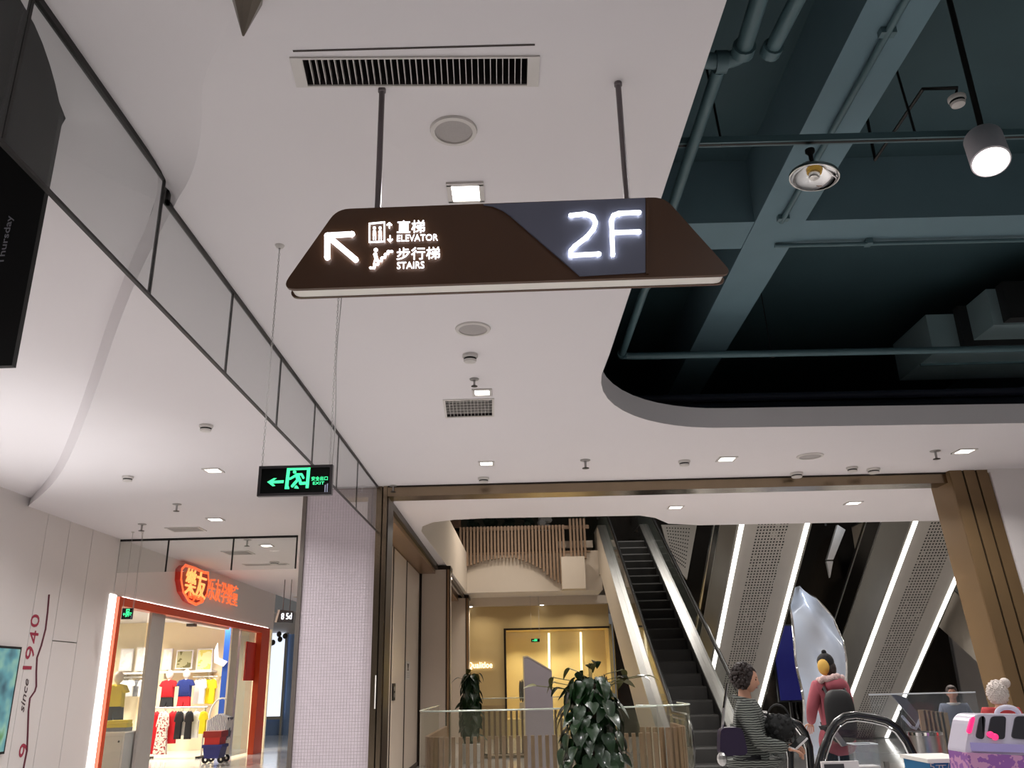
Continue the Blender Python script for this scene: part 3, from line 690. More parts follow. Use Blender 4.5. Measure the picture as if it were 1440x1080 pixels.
# stepped air duct at the right
dg_ = lambda px, py, z: on_z(px, py, z)
ad = thing('air_duct', 'teal stepped air handling duct at the right of the dark opening', 'air duct', (5, 8, 4.6))
DUCT = mat('duct_teal_sheet', (150, 172, 176), 0.35, 0.5, vary=0.12, scale=3)
part(ad, 'duct_section', MB().box((4.45, 8.35, 4.70), (11, 9.2, 5.15)), DUCT)
part(ad, 'duct_section', MB().box((4.85, 7.85, 4.80), (11, 8.25, 5.2)), DUCT)
part(ad, 'duct_section', MB().box((5.25, 7.35, 4.88), (11, 7.72, 5.25)), DUCT)
part(ad, 'flange', MB().box((4.75, 8.25, 4.74), (11, 8.35, 5.2)).box((4.95, 7.72, 4.82), (11, 7.85, 5.22)), BLACK)
part(ad, 'flange', MB().box((5.25, 7.52, 4.865), (11, 7.55, 4.88)).box((4.45, 8.65, 4.68), (11, 8.68, 4.70)), TEALP)
part(ad, 'intake_grille', MB().box((5.3, 7.335, 4.95), (11, 7.35, 5.2)), BLACK)
part(ad, 'intake_frame', MB().box((5.24, 7.32, 4.88), (5.3, 7.35, 5.25)).box((5.3, 7.32, 4.88), (11, 7.35, 4.95)).box((5.3, 7.32, 5.2), (11, 7.35, 5.25)), DUCT)
for i, (y, z, r) in enumerate([(9.2, 4.42, .06), (8.75, 4.40, .045)]):
    pipe(['thick dark blue pipe low behind the grey fascia', 'thinner dark pipe low behind the grey fascia'][i], [(1.2, y, z), (11.5, y + .12, z)], r, mat('dark_pipe_paint', (44, 48, 66), 0.5))
# lamps
p = on_z(1145, 249, 4.42); Rl = Euler((math.radians(0), math.radians(9), 0)).to_matrix()
rl = thing('spot_lamp', 'round chrome reflector spot lamp hanging from the lighting track', 'spot lamp', p, None)
R_ = .145
rf_ = part(rl, 'reflector', MB().lathe([(R_, 0), (R_ * .97, .012), (R_ * .8, .04), (R_ * .5, .07), (R_ * .2, .085), (0, .088)], p, 36, Rl), CHROME, 60)
part(rf_, 'rim', MB().lathe([(R_ * .98, -.006), (R_ * 1.03, -.006), (R_ * 1.03, .012), (R_ * .98, .012)], p, 36, Rl), SILVER, 40)
part(rf_, 'bulb_cap', MB().lathe([(0, -.01), (.028, -.008), (.034, .0), (.034, .03), (.02, .05)], p, 20, Rl), SILVER, 40)
part(rf_, 'bulb_holder', MB().lathe([(.05, .055), (.045, .03), (.0, .03)], p, 20, Rl), mat('amber_holder', (190, 150, 50), 0.35, 0.3), 40)
part(rl, 'bracket', MB().tube([p + Rl @ Vector((-R_ * .95, 0, .01)), p + Vector((-.05, 0, .10)), p + Vector((0, 0, .12)), p + Vector((.05, 0, .10)), p + Rl @ Vector((R_ * .95, 0, .01))], .007, 6), CHROME, 60)
part(rl, 'hanger', MB().lathe([(.022, .085), (.014, .11), (.014, .16), (.03, .18), (.03, .2)], p, 12), DARK, 40)
q = on_z(1388, 212, 4.42); Rs = Euler((math.radians(-22), math.radians(12), 0)).to_matrix()
sl_ = thing('spot_lamp', 'white cylinder spot lamp on a dark drop rod', 'spot lamp', q, None)
part(sl_, 'housing', MB().lathe([(0, .13), (.104, .13), (.107, .125), (.107, -.115), (.098, -.12), (.098, -.10)], q, 32, Rs), mat('lamp_white_housing', (228, 220, 226), 0.4), 40)
part(sl_, 'diffuser', MB().lathe([(.098, -.108), (0, -.106)], q, 32, Rs), DIFF)
part(sl_, 'drop_rod', MB().tube([q + Rs @ Vector((0, 0, .12)), q + Vector((0, 0, .2)), (q.x, q.y, 5.6)], .018, 10), DARK, 60)
lamp('SPOT', q + Rs @ Vector((0, 0, -.14)), 130, size=.08, rot=Euler((math.radians(-22), math.radians(12), 0)), spot=1.2)
d_ = detector(1345, 137, 'white smoke detector on a dark bracket beside the drop rod', .055, 5.0)
p2 = on_z(1345, 137, 5.0)
part(d_, 'bracket', MB().tube([p2 + Vector((0, 0, .02)), p2 + Vector((0, -.03, .05)), p2 + Vector((-.22, -.03, .05)), p2 + Vector((-.22, .75, .05)), p2 + Vector((-.22, .75, .6))], .012, 6), DARK)

# ------------------------------------------------------------------ beyond the portal: far shop, wood screen, railing
bw = struct('wall_back', MB().box((-2.2, 25.9, 0), (-.50, 26.2, CEIL)).box((-.50, 25.9, 2.98), (2.6, 26.2, CEIL)), BEIGE)
part(bw, 'plinth', MB().box((-2.2, 25.86, 0), (-.50, 25.9, .9)), mat('plinth_beige', (170, 146, 108), 0.5))
part(bw, 'cornice', MB().box((-2.2, 25.6, 3.66), (3, 25.9, CEIL)), WARMW)
part(bw, 'downlight_trim', MB().lathe([(0, -.02), (.05, -.015), (.06, 0)], (-1.5, 25.7, 3.66), 12).lathe([(0, -.02), (.05, -.015), (.06, 0)], (.62, 25.7, 3.66), 12), DIFF)
part(bw, 'edge_pilaster', MB().box((-1.9, 25.55, 0), (-1.76, 25.9, 3.66)), WARMW)
qn = on_y(675, 936, 25.85)
part(bw, 'shop_lettering', text_mb('Qualitloe', lambda u, v, d: (qn.x + u, 25.86 - d, qn.z + v), width=.72, height=.20, depth=.03), mat('warm_lit_letter', (255, 240, 205), 0.5, vary=0, emit=2.0))
dw = struct('window_2', MB().box((-.53, 25.8, .5), (-.47, 25.95, 3.02)).box((-.47, 25.8, 2.97), (2.6, 25.95, 3.02)), BRONZED)
part(dw, 'pane', MB().box((-.47, 25.87, .5), (2.6, 25.885, 2.97)), G_CLEAR)
for b_ in [((-.6, 27.4, 0), (2.7, 27.5, 3.2)), ((-.6, 26.2, 3.0), (2.7, 27.4, 3.1)), ((-.6, 26.2, 0), (-.5, 27.4, 3.0)), ((2.6, 26.2, 0), (2.7, 27.4, 3.0)), ((-.5, 26.2, 0), (2.6, 27.4, .5))]: struct('wall_display', MB().box(*b_), BEIGEW)
for i, (px) in enumerate((770, 815)):
    a = on_y(px, 905, 27.2); t = thing('light_pole', ['slim lit pole left in the beige shop window', 'slim lit pole behind the potted plant in the shop window'][i], 'lamp', (a.x, 27.2, .5))
    part(t, 'tube', MB().tube([(a.x, 27.2, .52), (a.x + .05, 27.2, 2.94)], .035, 8), mat('warm_tube', (255, 240, 200), 0.5, vary=0, emit=2.2)); part(t, 'foot', MB().lathe([(.12, 0), (.12, .03), (.03, .05)], (a.x, 27.2, .502), 12), SILVER)
for i, (x, hgt) in enumerate([(.02, 1.0), (2.42, 1.1)]):
    t = thing('clothes_display', ['dark folded garments on a pale cube in the shop window', 'dark garment hung at the right end of the shop window'][i], 'clothes', (x, 26.6, .5))
    part(t, 'cube', MB().box((x - .14, 26.5, .5), (x + .14, 26.8, .95)), WARMW)
    gm = MB()
    for k in range(4): gm.ball((x - .1 + k * .06, 26.62, .95 + hgt * .32), (.045, .1, hgt * (.3 + .03 * (k % 3))), 8, 8)
    part(t, 'garment', gm, mat('dark_brown_cloth', (52, 34, 24), 0.9), 60)
ea, eb = on_y(747, 903, 25.5), on_y(759, 898, 25.5)
exit_sign('exit_sign', 'tiny green exit sign hanging before the beige shop window', ea.x, eb.x, ea.z, eb.z, 25.5, None, False, True, CEIL)

# 3F wooden slat screen with a waved lower edge
ws = thing('slat_screen', 'brown wooden slat screen with waved lower edge above the far shop', 'screen', (0, 24, 4.1))
def wave_z(px):
    k = np.interp(px, [646, 660, 680, 705, 725, 745, 760, 775, 785, 800], [800, 796, 789, 785, 785, 792, 800, 814, 820, 821]); return on_y(px, float(k), 24).z
for i in range(31):
    px = 648 + i * 4.85; x = on_y(px, 790, 24).x
    part(ws, 'slat', MB().box((x - .03, 23.92, wave_z(px)), (x + .03, 24.05, 5.72)), SLATB)
for i in range(5):
    px = 804 + i * 5; x = on_y(px, 790, 24).x
    part(ws, 'slat', MB().box((x - .03, 24.0, on_y(px, 785, 24).z), (x + .03, 24.1, 5.9)), SLATB)
part(ws, 'rail', MB().box((-2.4, 24.06, 5.62), (2.0, 24.12, 5.72)).box((-2.4, 24.06, 4.95), (2.0, 24.12, 5.0)), SLATB)
wv = MB(); xl = on_y(615, 740, 24).x
pts = [on_y(px, py, 24) for px, py in [(616, 733), (620, 765), (628, 795), (638, 803), (648, 800)]]
part(ws, 'curved_end', MB().prism([(p.x, p.z) for p in pts] + [(pts[-1].x, 6.3), (pts[0].x - .1, 6.3)], XZ(24.06), 0, .06), mat('dark_wood_panel', (92, 64, 46), 0.5, vary=0.15), None)
part(ws, 'backing', MB().box((-2.1, 24.12, 5.02), (1.1, 24.2, 5.6)), mat('screen_backing', (58, 44, 36), 0.8))
struct('trim_11', MB().box((-2.3, 24.0, CEIL), (-2.2, 24.1, 5.0)).box((1.15, 23.6, CEIL), (1.8, 24.1, on_y(815, 785, 24).z)), WARMW)
for i, (px, g) in enumerate([(665, 1), (690, 1), (715, 0), (740, 1), (765, 2)]):
    x = on_y(px, 735, 26).x
    t = thing('planter_bush', ['dark bush behind the slat screen, leftmost', 'dark bush behind the slat screen, second from its left end', 'dark bush at the middle behind the slat screen', 'dark bush behind the slat screen, second from its right end', 'pale bush behind the slat screen, rightmost'][i], 'plant', (x, 26, 5.6))
    b = MB()
    for k in range(14): b.ball((x + random.uniform(-.13, .13), 26 + random.uniform(-.2, .2), 5.7 + random.uniform(0, .7)), (.14, .14, .11), 6, 4)
    part(t, 'foliage', b, mat('bush_leaf_%d' % (g == 2), (34, 52, 40) if g != 2 else (190, 190, 190), 0.7), None, 'stuff')
    part(t, 'trough', MB().box((x - .22, 25.8, 5.3), (x + .22, 26.2, 5.7)), DARK)

struct('floor.001', MB().box((-6, 24.22, 5.1), (2.1, 30, 5.3)), WARMW)
# glass railing with champagne slats
RZ = 1.19
def railing(name, label, path, slat_step, slat_h, slat_w=.045, slat_in=.10):
    P_ = [Vector((x, y, 0)) for x, y in path]
    t = thing(name, label, 'railing', P_[0]); gl = MB(); n = len(P_)
    gl.add([p + Vector((0, 0, .08)) for p in P_] + [p + Vector((0, 0, RZ - .02)) for p in P_], [(i, i + 1, n + i + 1, n + i) for i in range(n - 1)])
    part(t, 'glass_panel', gl, G_RAIL)
    part(t, 'top_rail', MB().tube([p + Vector((0, 0, RZ)) for p in P_], .010, 8), mat('rail_glass_edge', (176, 184, 172), 0.2, 0.3), 60)
    part(t, 'base_rail', MB().tube([p + Vector((0, 0, .04)) for p in P_], .05, 6), BRONZE, 60)
    acc = 0.0
    for a, b in zip(P_, P_[1:]):
        L = (b - a).length; d = (b - a).normalized(); nrm = Vector((-d.y, d.x, 0))
        while acc < L:
            c = a + d * acc + nrm * slat_in; ang = math.atan2(d.y, d.x)
            part(t, 'slat', MB().cbox((c.x, c.y, slat_h / 2 + .01), (slat_w, .05, slat_h), Euler((0, 0, ang)).to_matrix()), SLATL)
            acc += slat_step
        acc -= L
    return t
XL = on_y(585, 998, 11).x
front = [(XL, 14.0), (XL, 11.6)] + arc(XL + .45, 11.45, .45, 180, 270, 8) + [(1.3, 11.0)] + [(1.62, 11.0)]
railing('glass_railing', 'curved glass railing with champagne slats in front of the grey totem', front, .088, .88)
front2 = [(1.45, 11.6), (1.75, 11.3)] + arc(1.75, 11.7, .4, 270, 350, 6) + [(2.15, 12.2), (2.15, 12.6)]
railing('glass_railing', 'shorter curved glass railing beside the foot of the step escalator', front2, .10, .92)
railing('glass_railing', 'far glass railing with slats behind the totem', [(-1.35, 19.5), (2.0, 19.5)], .12, .95, .05)
# grey totem with a raked top
ty = 13.2; a, b, c, d = [on_y(x, y, ty) for x, y in [(737, 925), (742, 924), (776, 944), (776, 1030)]]
tt = thing('totem', 'grey totem board with a sloping top behind the glass railing', 'totem', (a.x, ty, 0))
part(tt, 'board', MB().prism([(a.x, 0), (c.x, 0), (c.x, c.z), (b.x, b.z), (a.x, a.z)], XZ(ty), 0, .12), mat('totem_grey', (104, 97, 101), 0.6))
part(tt, 'edge_band', MB().prism([(a.x - .02, 0), (a.x, 0), (a.x, a.z), (b.x, b.z), (c.x, c.z), (c.x, c.z + .02), (b.x, b.z + .02), (a.x - .02, a.z + .02)], XZ(ty), -.005, .13), mat('totem_edge', (150, 138, 116), 0.4, 0.3))
# notice and call plate on the elevator wall
qn2 = on_x(573, 943, -2.115)
nt_ = thing('notice', 'small white printed notice on the elevator wall panel', 'notice', qn2)
part(nt_, 'sheet', MB().box((-2.116, qn2.y - .30, qn2.z - .16), (-2.105, qn2.y + .30, qn2.z + .16)), PLASTW)
part(nt_, 'emblem', MB().prism([(qn2.y - .14, qn2.z + .12), (qn2.y + .14, qn2.z + .12), (qn2.y + .05, qn2.z + .03), (qn2.y + .12, qn2.z), (qn2.y - .12, qn2.z), (qn2.y - .05, qn2.z + .03)], lambda u, v, d: (-2.105 + d, u, v), 0, .002), DARK)
for k in range(3): part(nt_, 'text_line', MB().box((-2.105, qn2.y - .18, qn2.z - .05 - k * .035), (-2.103, qn2.y + .18, qn2.z - .038 - k * .035)), FRAMEG)
qc = on_x(553, 973, -2.115)
cp = thing('call_plate', 'dark elevator call plate on the wall panel', 'call button', qc)
pl_ = part(cp, 'plate', MB().box((-2.117, qc.y - .14, qc.z - .13), (-2.10, qc.y + .14, qc.z + .13)), DARK)
for k in (-.05, .05): part(pl_, 'button', MB().tube([(-2.10, qc.y, qc.z + k), (-2.09, qc.y, qc.z + k)], .035, 12), SILVER)

# ------------------------------------------------------------------ escalators
def escalator(label, X0, X1, yb, s, slope, U, soffit_depth, perforated, clad, base_clip=0.0, side_m=CREAM, group=None):
    tn = math.tan(math.radians(slope)); F_ = lambda u, v, d: (d, yb + s * u, v)
    t = thing('escalator', label, 'escalator', ((X0 + X1) / 2, yb, 0), group)
    dk = .22                                                        # deck width on either side
    def band(lo, hi, u0=-1.3, u1=None):
        """outline following landing - incline - landing between two offsets above the nose line"""
        u1 = U + 1.2 if u1 is None else u1
        top = [(u0, hi), (0, hi), (U, U * tn + hi), (u1, U * tn + hi)]
        bot = [(u1, U * tn + lo), (U, U * tn + lo)] + [(max(0, -lo / tn) if lo < 0 else 0, max(lo, base_clip) if lo < 0 else lo), (u0, max(lo, base_clip))]
        return top + bot
    for xa, xb in ((X0, X0 + .03), (X1 - .03, X1)):
        part(t, 'side_panel', MB().prism(band(-soffit_depth, .06), F_, xa, xb), side_m)
    for xa, xb, xg in ((X0 - .01, X0 + dk, X0 + .12), (X1 - dk, X1 + .01, X1 - .12)):
        part(t, 'deck', MB().prism(band(.06, .10), F_, xa, xb), SILVER)
        part(t, 'balustrade', MB().prism(band(.10, .98, -1.0, U + .9), F_, xg - .006, xg + .006), G_CLEAR if clad else DARKST)
        hr_ = [(-1.25, .35), (-1.38, .6), (-1.3, .88), (-1.1, 1.0), (0, 1.0), (U, U * tn + 1.0), (U + 1.0, U * tn + 1.0), (U + 1.2, U * tn + .85), (U + 1.25, U * tn + .5)]
        ha = part(t, 'handrail', MB().tube([F_(u, v, xg) for u, v in hr_], .04, 8), RUBBER, 60)
        part(ha, 'handrail_guide', MB().tube([F_(u, v - .055, xg) for u, v in hr_[3:7]], .022, 6), SILVER, 60)
    part(t, 'skirt', MB().prism(band(-.25, .06, -.4, U + .3), F_, X0 + dk - .01, X0 + dk + .005).prism(band(-.25, .06, -.4, U + .3), F_, X1 - dk - .005, X1 - dk + .01), BLACK)
    n = int(U / .4)
    for k in range(n):
        u = k * .4
        v = u * tn - .02; part(t, 'step', MB().prism([(u, v - .4 * tn - .02), (u, v - .03), (u + .02, v), (u + .4, v), (u + .4, v - .4 * tn - .02)], F_, X0 + dk + .012, X1 - dk - .012), STEPM)
    part(t, 'comb_plate', MB().box((X0 + dk, min(yb, yb - s * 1.0), .0), (X1 - dk, max(yb, yb - s * 1.0), .015)), SILVER)
    # underside, built in a frame running down the slope
    L = (U + .2) / math.cos(math.radians(slope)); a = math.radians(slope)
    def G(l, x, dep):                                               # l up the slope from the base, dep = depth above the soffit skin
        return (x, yb + s * (l * math.cos(a) - dep * math.sin(a)), -soffit_depth + l * math.sin(a) + dep * math.cos(a))
    l0 = soffit_depth / math.sin(a) + .05
    if not perforated:
        part(t, 'soffit', MB().add([G(l0, X0, 0), G(L, X0, 0), G(L, X1, 0), G(l0, X1, 0)], [(0, 1, 2, 3)]), side_m)
        return t
    sw = .085; xi0, xi1 = X0 + .05 + sw, X1 - .05 - sw
    for xa in (X0 + .05, X1 - .05 - sw):
        part(t, 'led_strip', MB().add([G(l0, xa, -.012), G(L, xa, -.012), G(L, xa + sw, -.012), G(l0, xa + sw, -.012), G(l0, xa, .01), G(L, xa, .01), G(L, xa + sw, .01), G(l0, xa + sw, .01)], [(0, 1, 2, 3), (4, 5, 6, 7), (0, 1, 5, 4), (2, 3, 7, 6), (1, 2, 6, 5), (3, 0, 4, 7)]), LEDW)
    for xa, xb in ((X0, X0 + .05), (X1 - .05, X1)):
        part(t, 'edge_trim', MB().add([G(l0, xa, 0), G(L, xa, 0), G(L, xb, 0), G(l0, xb, 0)], [(0, 1, 2, 3)]), side_m)
    W_ = xi1 - xi0; hx0 = xi0 + W_ * .22; hx1 = xi1 - W_ * .26
    part(t, 'soffit', MB().add([G(l0, xi0, 0), G(L, xi0, 0), G(L, hx0, 0), G(l0, hx0, 0)], [(0, 1, 2, 3)]).add([G(l0, hx1, 0), G(L, hx1, 0), G(L, xi1, 0), G(l0, xi1, 0)], [(0, 1, 2, 3)]), SOFFIT)
    nc = 10; cw = (hx1 - hx0) / nc; nr = int((L - l0) / .085); ch = (L - l0) / nr
    pm = MB()
    for i in range(nr):
        for j in range(nc):
            x = hx0 + j * cw; l = l0 + i * ch
            h = .13 if random.random() < .05 else .25
            q = [(l, x), (l + ch, x), (l + ch, x + cw), (l, x + cw)]; cxx, cl = x + cw / 2, l + ch / 2
            iq = [(cl - ch * h, cxx - cw * h), (cl + ch * h, cxx - cw * h), (cl + ch * h, cxx + cw * h), (cl - ch * h, cxx + cw * h)]
            pm.add([G(l_, x_, 0) for l_, x_ in q] + [G(l_, x_, 0) for l_, x_ in iq], [(k, (k + 1) % 4, 4 + (k + 1) % 4, 4 + k) for k in range(4)])
    o = link('perforated_panel', pm.mesh('perforated_panel', root_of(t).location, recalc=False), SOFFIT, t)
    part(t, 'backing', MB().add([G(l0, hx0, .06), G(L, hx0, .06), G(L, hx1, .06), G(l0, hx1, .06)], [(0, 1, 2, 3)]), BLACK)
    return t
escA = escalator('dark step escalator rising away beside the curved railing and the striped-jacket person', 2.22, 3.62, 14.1, 1, 30, 9.6, 1.25, False, True)
escD = repeat(escA, (escA.location.x + 7.6, 14.1, 0), 'dark step escalator rising away behind the raked bronze jamb')
escB = escalator('perforated escalator underside with two bright strips, left one above the striped-jacket person', 4.22, 5.68, 24.2, -1, 34, 8.6, 1.05, True, False, 0.0, SIDEST)
escC = repeat(escB, (escB.location.x + 3.37, 24.2, 0), 'perforated escalator underside with two bright strips, right one beside the raked jamb')

# ------------------------------------------------------------------ children shop on the left
SX = -6.65
OX = lambda u, v, d: (SX + d, u, v)                                  # plane of the shopfront: u = y, v = z, d toward the aisle
YR = on_x(377, 880, SX).y; YR0 = on_x(366, 880, SX).y
struct('wall_shop_fascia', MB().box((-6.95, 14.0, 2.98), (SX, YR + .5, 4.1)).box((-6.95, 13.98, 0), (SX - .1, 14.1, 2.98)), WALLW)
sf = struct('door_1', MB().prism([(14.1, 2.84), (YR, 2.84), (YR, 2.98), (14.1, 2.98)], OX, -.12, .06).prism([(14.1, 0), (14.22, 0), (14.22, 2.84), (14.1, 2.84)], OX, -.25, .06).prism([(YR0, 0), (YR, 0), (YR, 2.84), (YR0, 2.84)], OX, -.08, .06), ORANGE)
part(sf, 'cove_light', MB().prism([(13.86, 0), (14.08, 0), (14.08, 3.0), (13.86, 3.0)], OX, .002, .012), LEDW)
part(sf, 'cove_light', MB().prism([(14.3, 2.985), (YR, 2.985), (YR, 2.995), (14.3, 2.995)], OX, .002, .012), LEDW)
ya, yb_ = on_x(215, 870, SX).y, on_x(234, 870, SX).y
part(sf, 'door_post', MB().prism([(ya, 0), (yb_, 0), (yb_, 2.84), (ya, 2.84)], OX, -.07, -.02), mat('door_post_grey', (190, 186, 182), 0.35, 0.2))
yc, yd = on_x(329, 880, SX).y, on_x(338, 880, SX).y
part(sf, 'door_post', MB().prism([(yc, 0), (yd, 0), (yd, 2.84), (yc, 2.84)], OX, -.06, -.02), mat('door_post_cream', (222, 214, 196), 0.4))
part(sf, 'pane', MB().prism([(yd, .05), (YR0, .05), (YR0, 2.84), (yd, 2.84)], OX, -.11, -.10), glass_mat('door_glass_blue', (120, 160, 170), .72))
part(sf, 'pane', MB().prism([(14.22, .05), (ya, .05), (ya, 2.84), (14.22, 2.84)], OX, -.11, -.10), G_CLEAR)
part(sf, 'ceiling_track', MB().prism([(yb_, 2.80), (yc, 2.80), (yc, 2.84), (yb_, 2.84)], OX, -.3, -.1), LIGHTBOX)
pb = on_x(358, 930, SX)
part(sf, 'red_notice', MB().prism([(pb.y - .5, pb.z - .45), (pb.y + .35, pb.z - .45), (pb.y + .35, pb.z + .45), (pb.y - .5, pb.z + .45)], OX, -.09, -.06), mat('notice_red', (200, 50, 34), 0.4))
# shop room
BYW = 24.2
CRM = mat('shop_cream_wall', (238, 222, 186), 0.7, vary=0.02)
struct('wall_shop', MB().box((-13, BYW, 0), (SX - .3, BYW + .1, 3.4)).box((-13.1, 14, 0), (-13, BYW, 3.4)).box((-13, 13.9, 0), (-6.9, 14.0, 3.4)), CRM)
struct('ceiling.005', MB().box((-13, 14, 3.3), (SX - .25, BYW, 3.4)), WALLW)
# shield sign and lettering on the fascia
SIGNR = mat('sign_red', (196, 48, 30), 0.4, vary=0.05)
SIGNO = mat('sign_orange_glow', (255, 150, 90), 0.5, vary=0, emit=.75, ecol=(255, 110, 60))
T_ = lambda px, py: (on_x(px, py, SX + .1).y, on_x(px, py, SX + .1).z)
sg = thing('shop_sign', 'red shield shop sign with glowing orange characters on the shop fascia', 'sign', (SX, 17.2, 3.3))
shield = [T_(*p) for p in [(254, 800), (259, 795), (272, 799), (285, 805), (291, 806), (292, 820), (289, 836), (283, 846), (274, 850), (264, 845), (256, 832), (253, 815)]]
sb_ = part(sg, 'shield_body', MB().prism(shield, OX, .0, .12), SIGNR)
edge = MB()
for a, b in zip(shield, shield[1:] + shield[:1]): edge.stroke([a, b], .055, OX, .12, .13)
part(sb_, 'shield_edge', edge, SIGNO)
def sign_chars(o, s, px0, py0, px1, py1, skew, h, m_, d0=.12):
    a, b = T_(px0, py0), T_(px1, py1); cy, cz = (a[0] + b[0]) / 2, (a[1] + b[1]) / 2
    part(o, 'lettering', text_mb(s, lambda u, v, d: (SX + d0 + d, cy + u, cz + v + u * skew), width=b[0] - a[0], height=h, depth=.03), m_)
sign_chars(sb_, '樂友', 259, 816, 287, 826, 0.0, .52, mat('sign_gold', (255, 200, 120), 0.5, vary=0, emit=.9, ecol=(255, 190, 110)))
sign_chars(sb_, 'leyou', 263, 838, 283, 842, 0.0, .16, SIGNO)
part(sg, 'letter_backing', MB().prism([(T_(293, 830)[0], T_(314, 833)[1] - .03), (T_(334, 836)[0], T_(314, 833)[1] - .03), (T_(334, 836)[0], T_(314, 833)[1] + .03), (T_(293, 830)[0], T_(314, 833)[1] + .03)], OX, 0, .10), WALLW)
part(sg, 'lettering', text_mb('乐友孕婴童', lambda u, v, d: (SX + .10 + d, (T_(293, 830)[0] + T_(334, 836)[0]) / 2 + u, T_(314, 833)[1] + v), width=T_(334, 836)[0] - T_(293, 830)[0], height=.46, depth=.02), SIGNO)

def shirt(o, name, x, y, z, w_, h, m_, sleeve=.35, thick=.09, flare=1.0, label=None):
    """garment outline with sleeves, rounded front to back; top of the shoulders at z"""
    hw = w_ / 2
    pts = [(-hw * .25, 0), (-hw * .9, -h * .06), (-hw * 1.28, -h * sleeve), (-hw * 1.0, -h * (sleeve + .04)), (-hw * .82, -h * .2), (-hw * .85 * flare, -h), (hw * .85 * flare, -h), (hw * .82, -h * .2), (hw * 1.0, -h * (sleeve + .04)), (hw * 1.28, -h * sleeve), (hw * .9, -h * .06), (hw * .25, 0), (0, -h * .05)]
    mb = MB(); n = len(pts); ctr = (0, -h * .45)
    lay = [(-1, .86), (-.55, 1.0), (.55, 1.0), (1, .86)]
    vs = []
    for d, k in lay: vs += [(x + ctr[0] + (u - ctr[0]) * k, y + d * thick / 2, z + ctr[1] + (v - ctr[1]) * k) for u, v in pts]
    fs = [tuple(range(n)), tuple(range(3 * n, 4 * n))] + [(L * n + i, L * n + (i + 1) % n, (L + 1) * n + (i + 1) % n, (L + 1) * n + i) for L in range(3) for i in range(n)]
    mb.add(vs, fs)
    return part(o, name, mb, m_, 50, label=label)
def shorts(o, x, y, z, w_, h, m_):
    pts = [(-w_ / 2, 0), (w_ / 2, 0), (w_ * .56, -h), (w_ * .08, -h), (0, -h * .45), (-w_ * .08, -h), (-w_ * .56, -h)]
    part(o, 'shorts', MB().prism([(x + u, z + v) for u, v in pts], XZ(y), -.06, .06), m_)
C = lambda n, rgb: mat('cloth_' + n, rgb, 0.9, vary=0.08, scale=14, bump=.2, bscale=30)
RED_, NAVY, BLK_, WHT, YEL, GRY = C('red', (190, 24, 34)), C('navy', (30, 44, 110)), C('black', (26, 24, 28)), C('white', (226, 224, 220)), C('yellow', (226, 200, 30)), C('grey', (126, 126, 132))
SKINM = mat('mannequin_skin', (236, 220, 204), 0.4)
def kid_mannequin(px, py, y, top, bottom, label, scale=1.0, head=True, sl=.35):
    p = on_y(px, py, y); t = thing('child_mannequin', label, 'mannequin', (p.x, y, p.z - .75 * scale)); s = scale
    if head: part(t, 'head', MB().ball((p.x, y, p.z + .12 * s), (.085 * s, .095 * s, .11 * s), 12, 8).tube([(p.x, y, p.z + .06 * s), (p.x, y, p.z - .05 * s)], .035 * s, 8), SKINM, 60)
    else: part(t, 'neck', MB().tube([(p.x, y, p.z + .05 * s), (p.x, y, p.z - .05 * s)], [.02 * s, .04 * s], 8), SKINM, 60)
    shirt(t, 'shirt', p.x, y, p.z, .34 * s, .40 * s, top, sl, .16 * s)
    shorts(t, p.x, y, p.z - .38 * s, .27 * s, .24 * s, bottom)
    part(t, 'stand', MB().tube([(p.x, y, p.z - .55 * s), (p.x, y, p.z - .78 * s)], .015, 8).lathe([(.1 * s, 0), (.1 * s, .01), (.02, .02)], (p.x, y, p.z - .78 * s), 14), SILVER, 50)
    return t
kid_mannequin(238, 956, 23.4, RED_, BLK_, 'child mannequin in red vest and black shorts', 1.1)
kid_mannequin(262, 955, 23.4, NAVY, RED_, 'child mannequin in navy tee and red shorts', 1.1)
kid_mannequin(166, 962, 16.35, YEL, BLK_, 'child mannequin in yellow top behind the left shop glass', 1.0)
# wall shelves with pictures
for i, (x0, x1, yy) in enumerate([(165, 212, 946), (226, 300, 944)]):
    a, b = on_y(x0, yy, 23.9), on_y(x1, yy, 23.9)
    t = thing('wall_shelf', ['long white wall shelf at the left of the shop back wall', 'white wall shelf above the two dressed mannequins'][i], 'shelf', (a.x, 23.9, a.z))
    part(t, 'board', MB().box((a.x, 23.75, a.z - .05), (b.x, 24.2, a.z)), WALLW); part(t, 'bracket', MB().box((a.x + .1, 23.9, a.z - .2), (a.x + .15, 24.2, a.z - .05)).box((b.x - .15, 23.9, a.z - .2), (b.x - .1, 24.2, a.z - .05)), SILVER)
pics = [(166, 188, 912, 944, (244, 240, 240), 'pale picture board on the left wall shelf end'), (189, 212, 910, 944, (250, 246, 240), 'white picture board on the left wall shelf, nearer the door post'), (227, 243, 912, 942, (244, 240, 228), 'cream picture board on the right wall shelf'), (246, 272, 914, 941, (166, 160, 122), 'olive picture board with a pale figure'), (275, 300, 912, 943, (240, 226, 170), 'yellowish picture board at the right end of the shelf')]
for x0, x1, y0, y1, rgb, lab in pics:
    a, b = on_y(x0, y1, 24.0), on_y(x1, y0, 24.0)
    t = thing('picture_board', lab, 'picture', (a.x, 24.0, a.z))
    part(t, 'frame', MB().box((a.x, 24.0, a.z), (b.x, 24.06, b.z)), WALLW)
    part(t, 'print', MB().box((a.x + .03, 23.99, a.z + .03), (b.x - .03, 24.0, b.z - .03)), spot_mat('print_' + str(x0), rgb, tuple(max(0, v - 60) if v < 200 else v - 16 for v in rgb), 5, .56))
GN = [0]
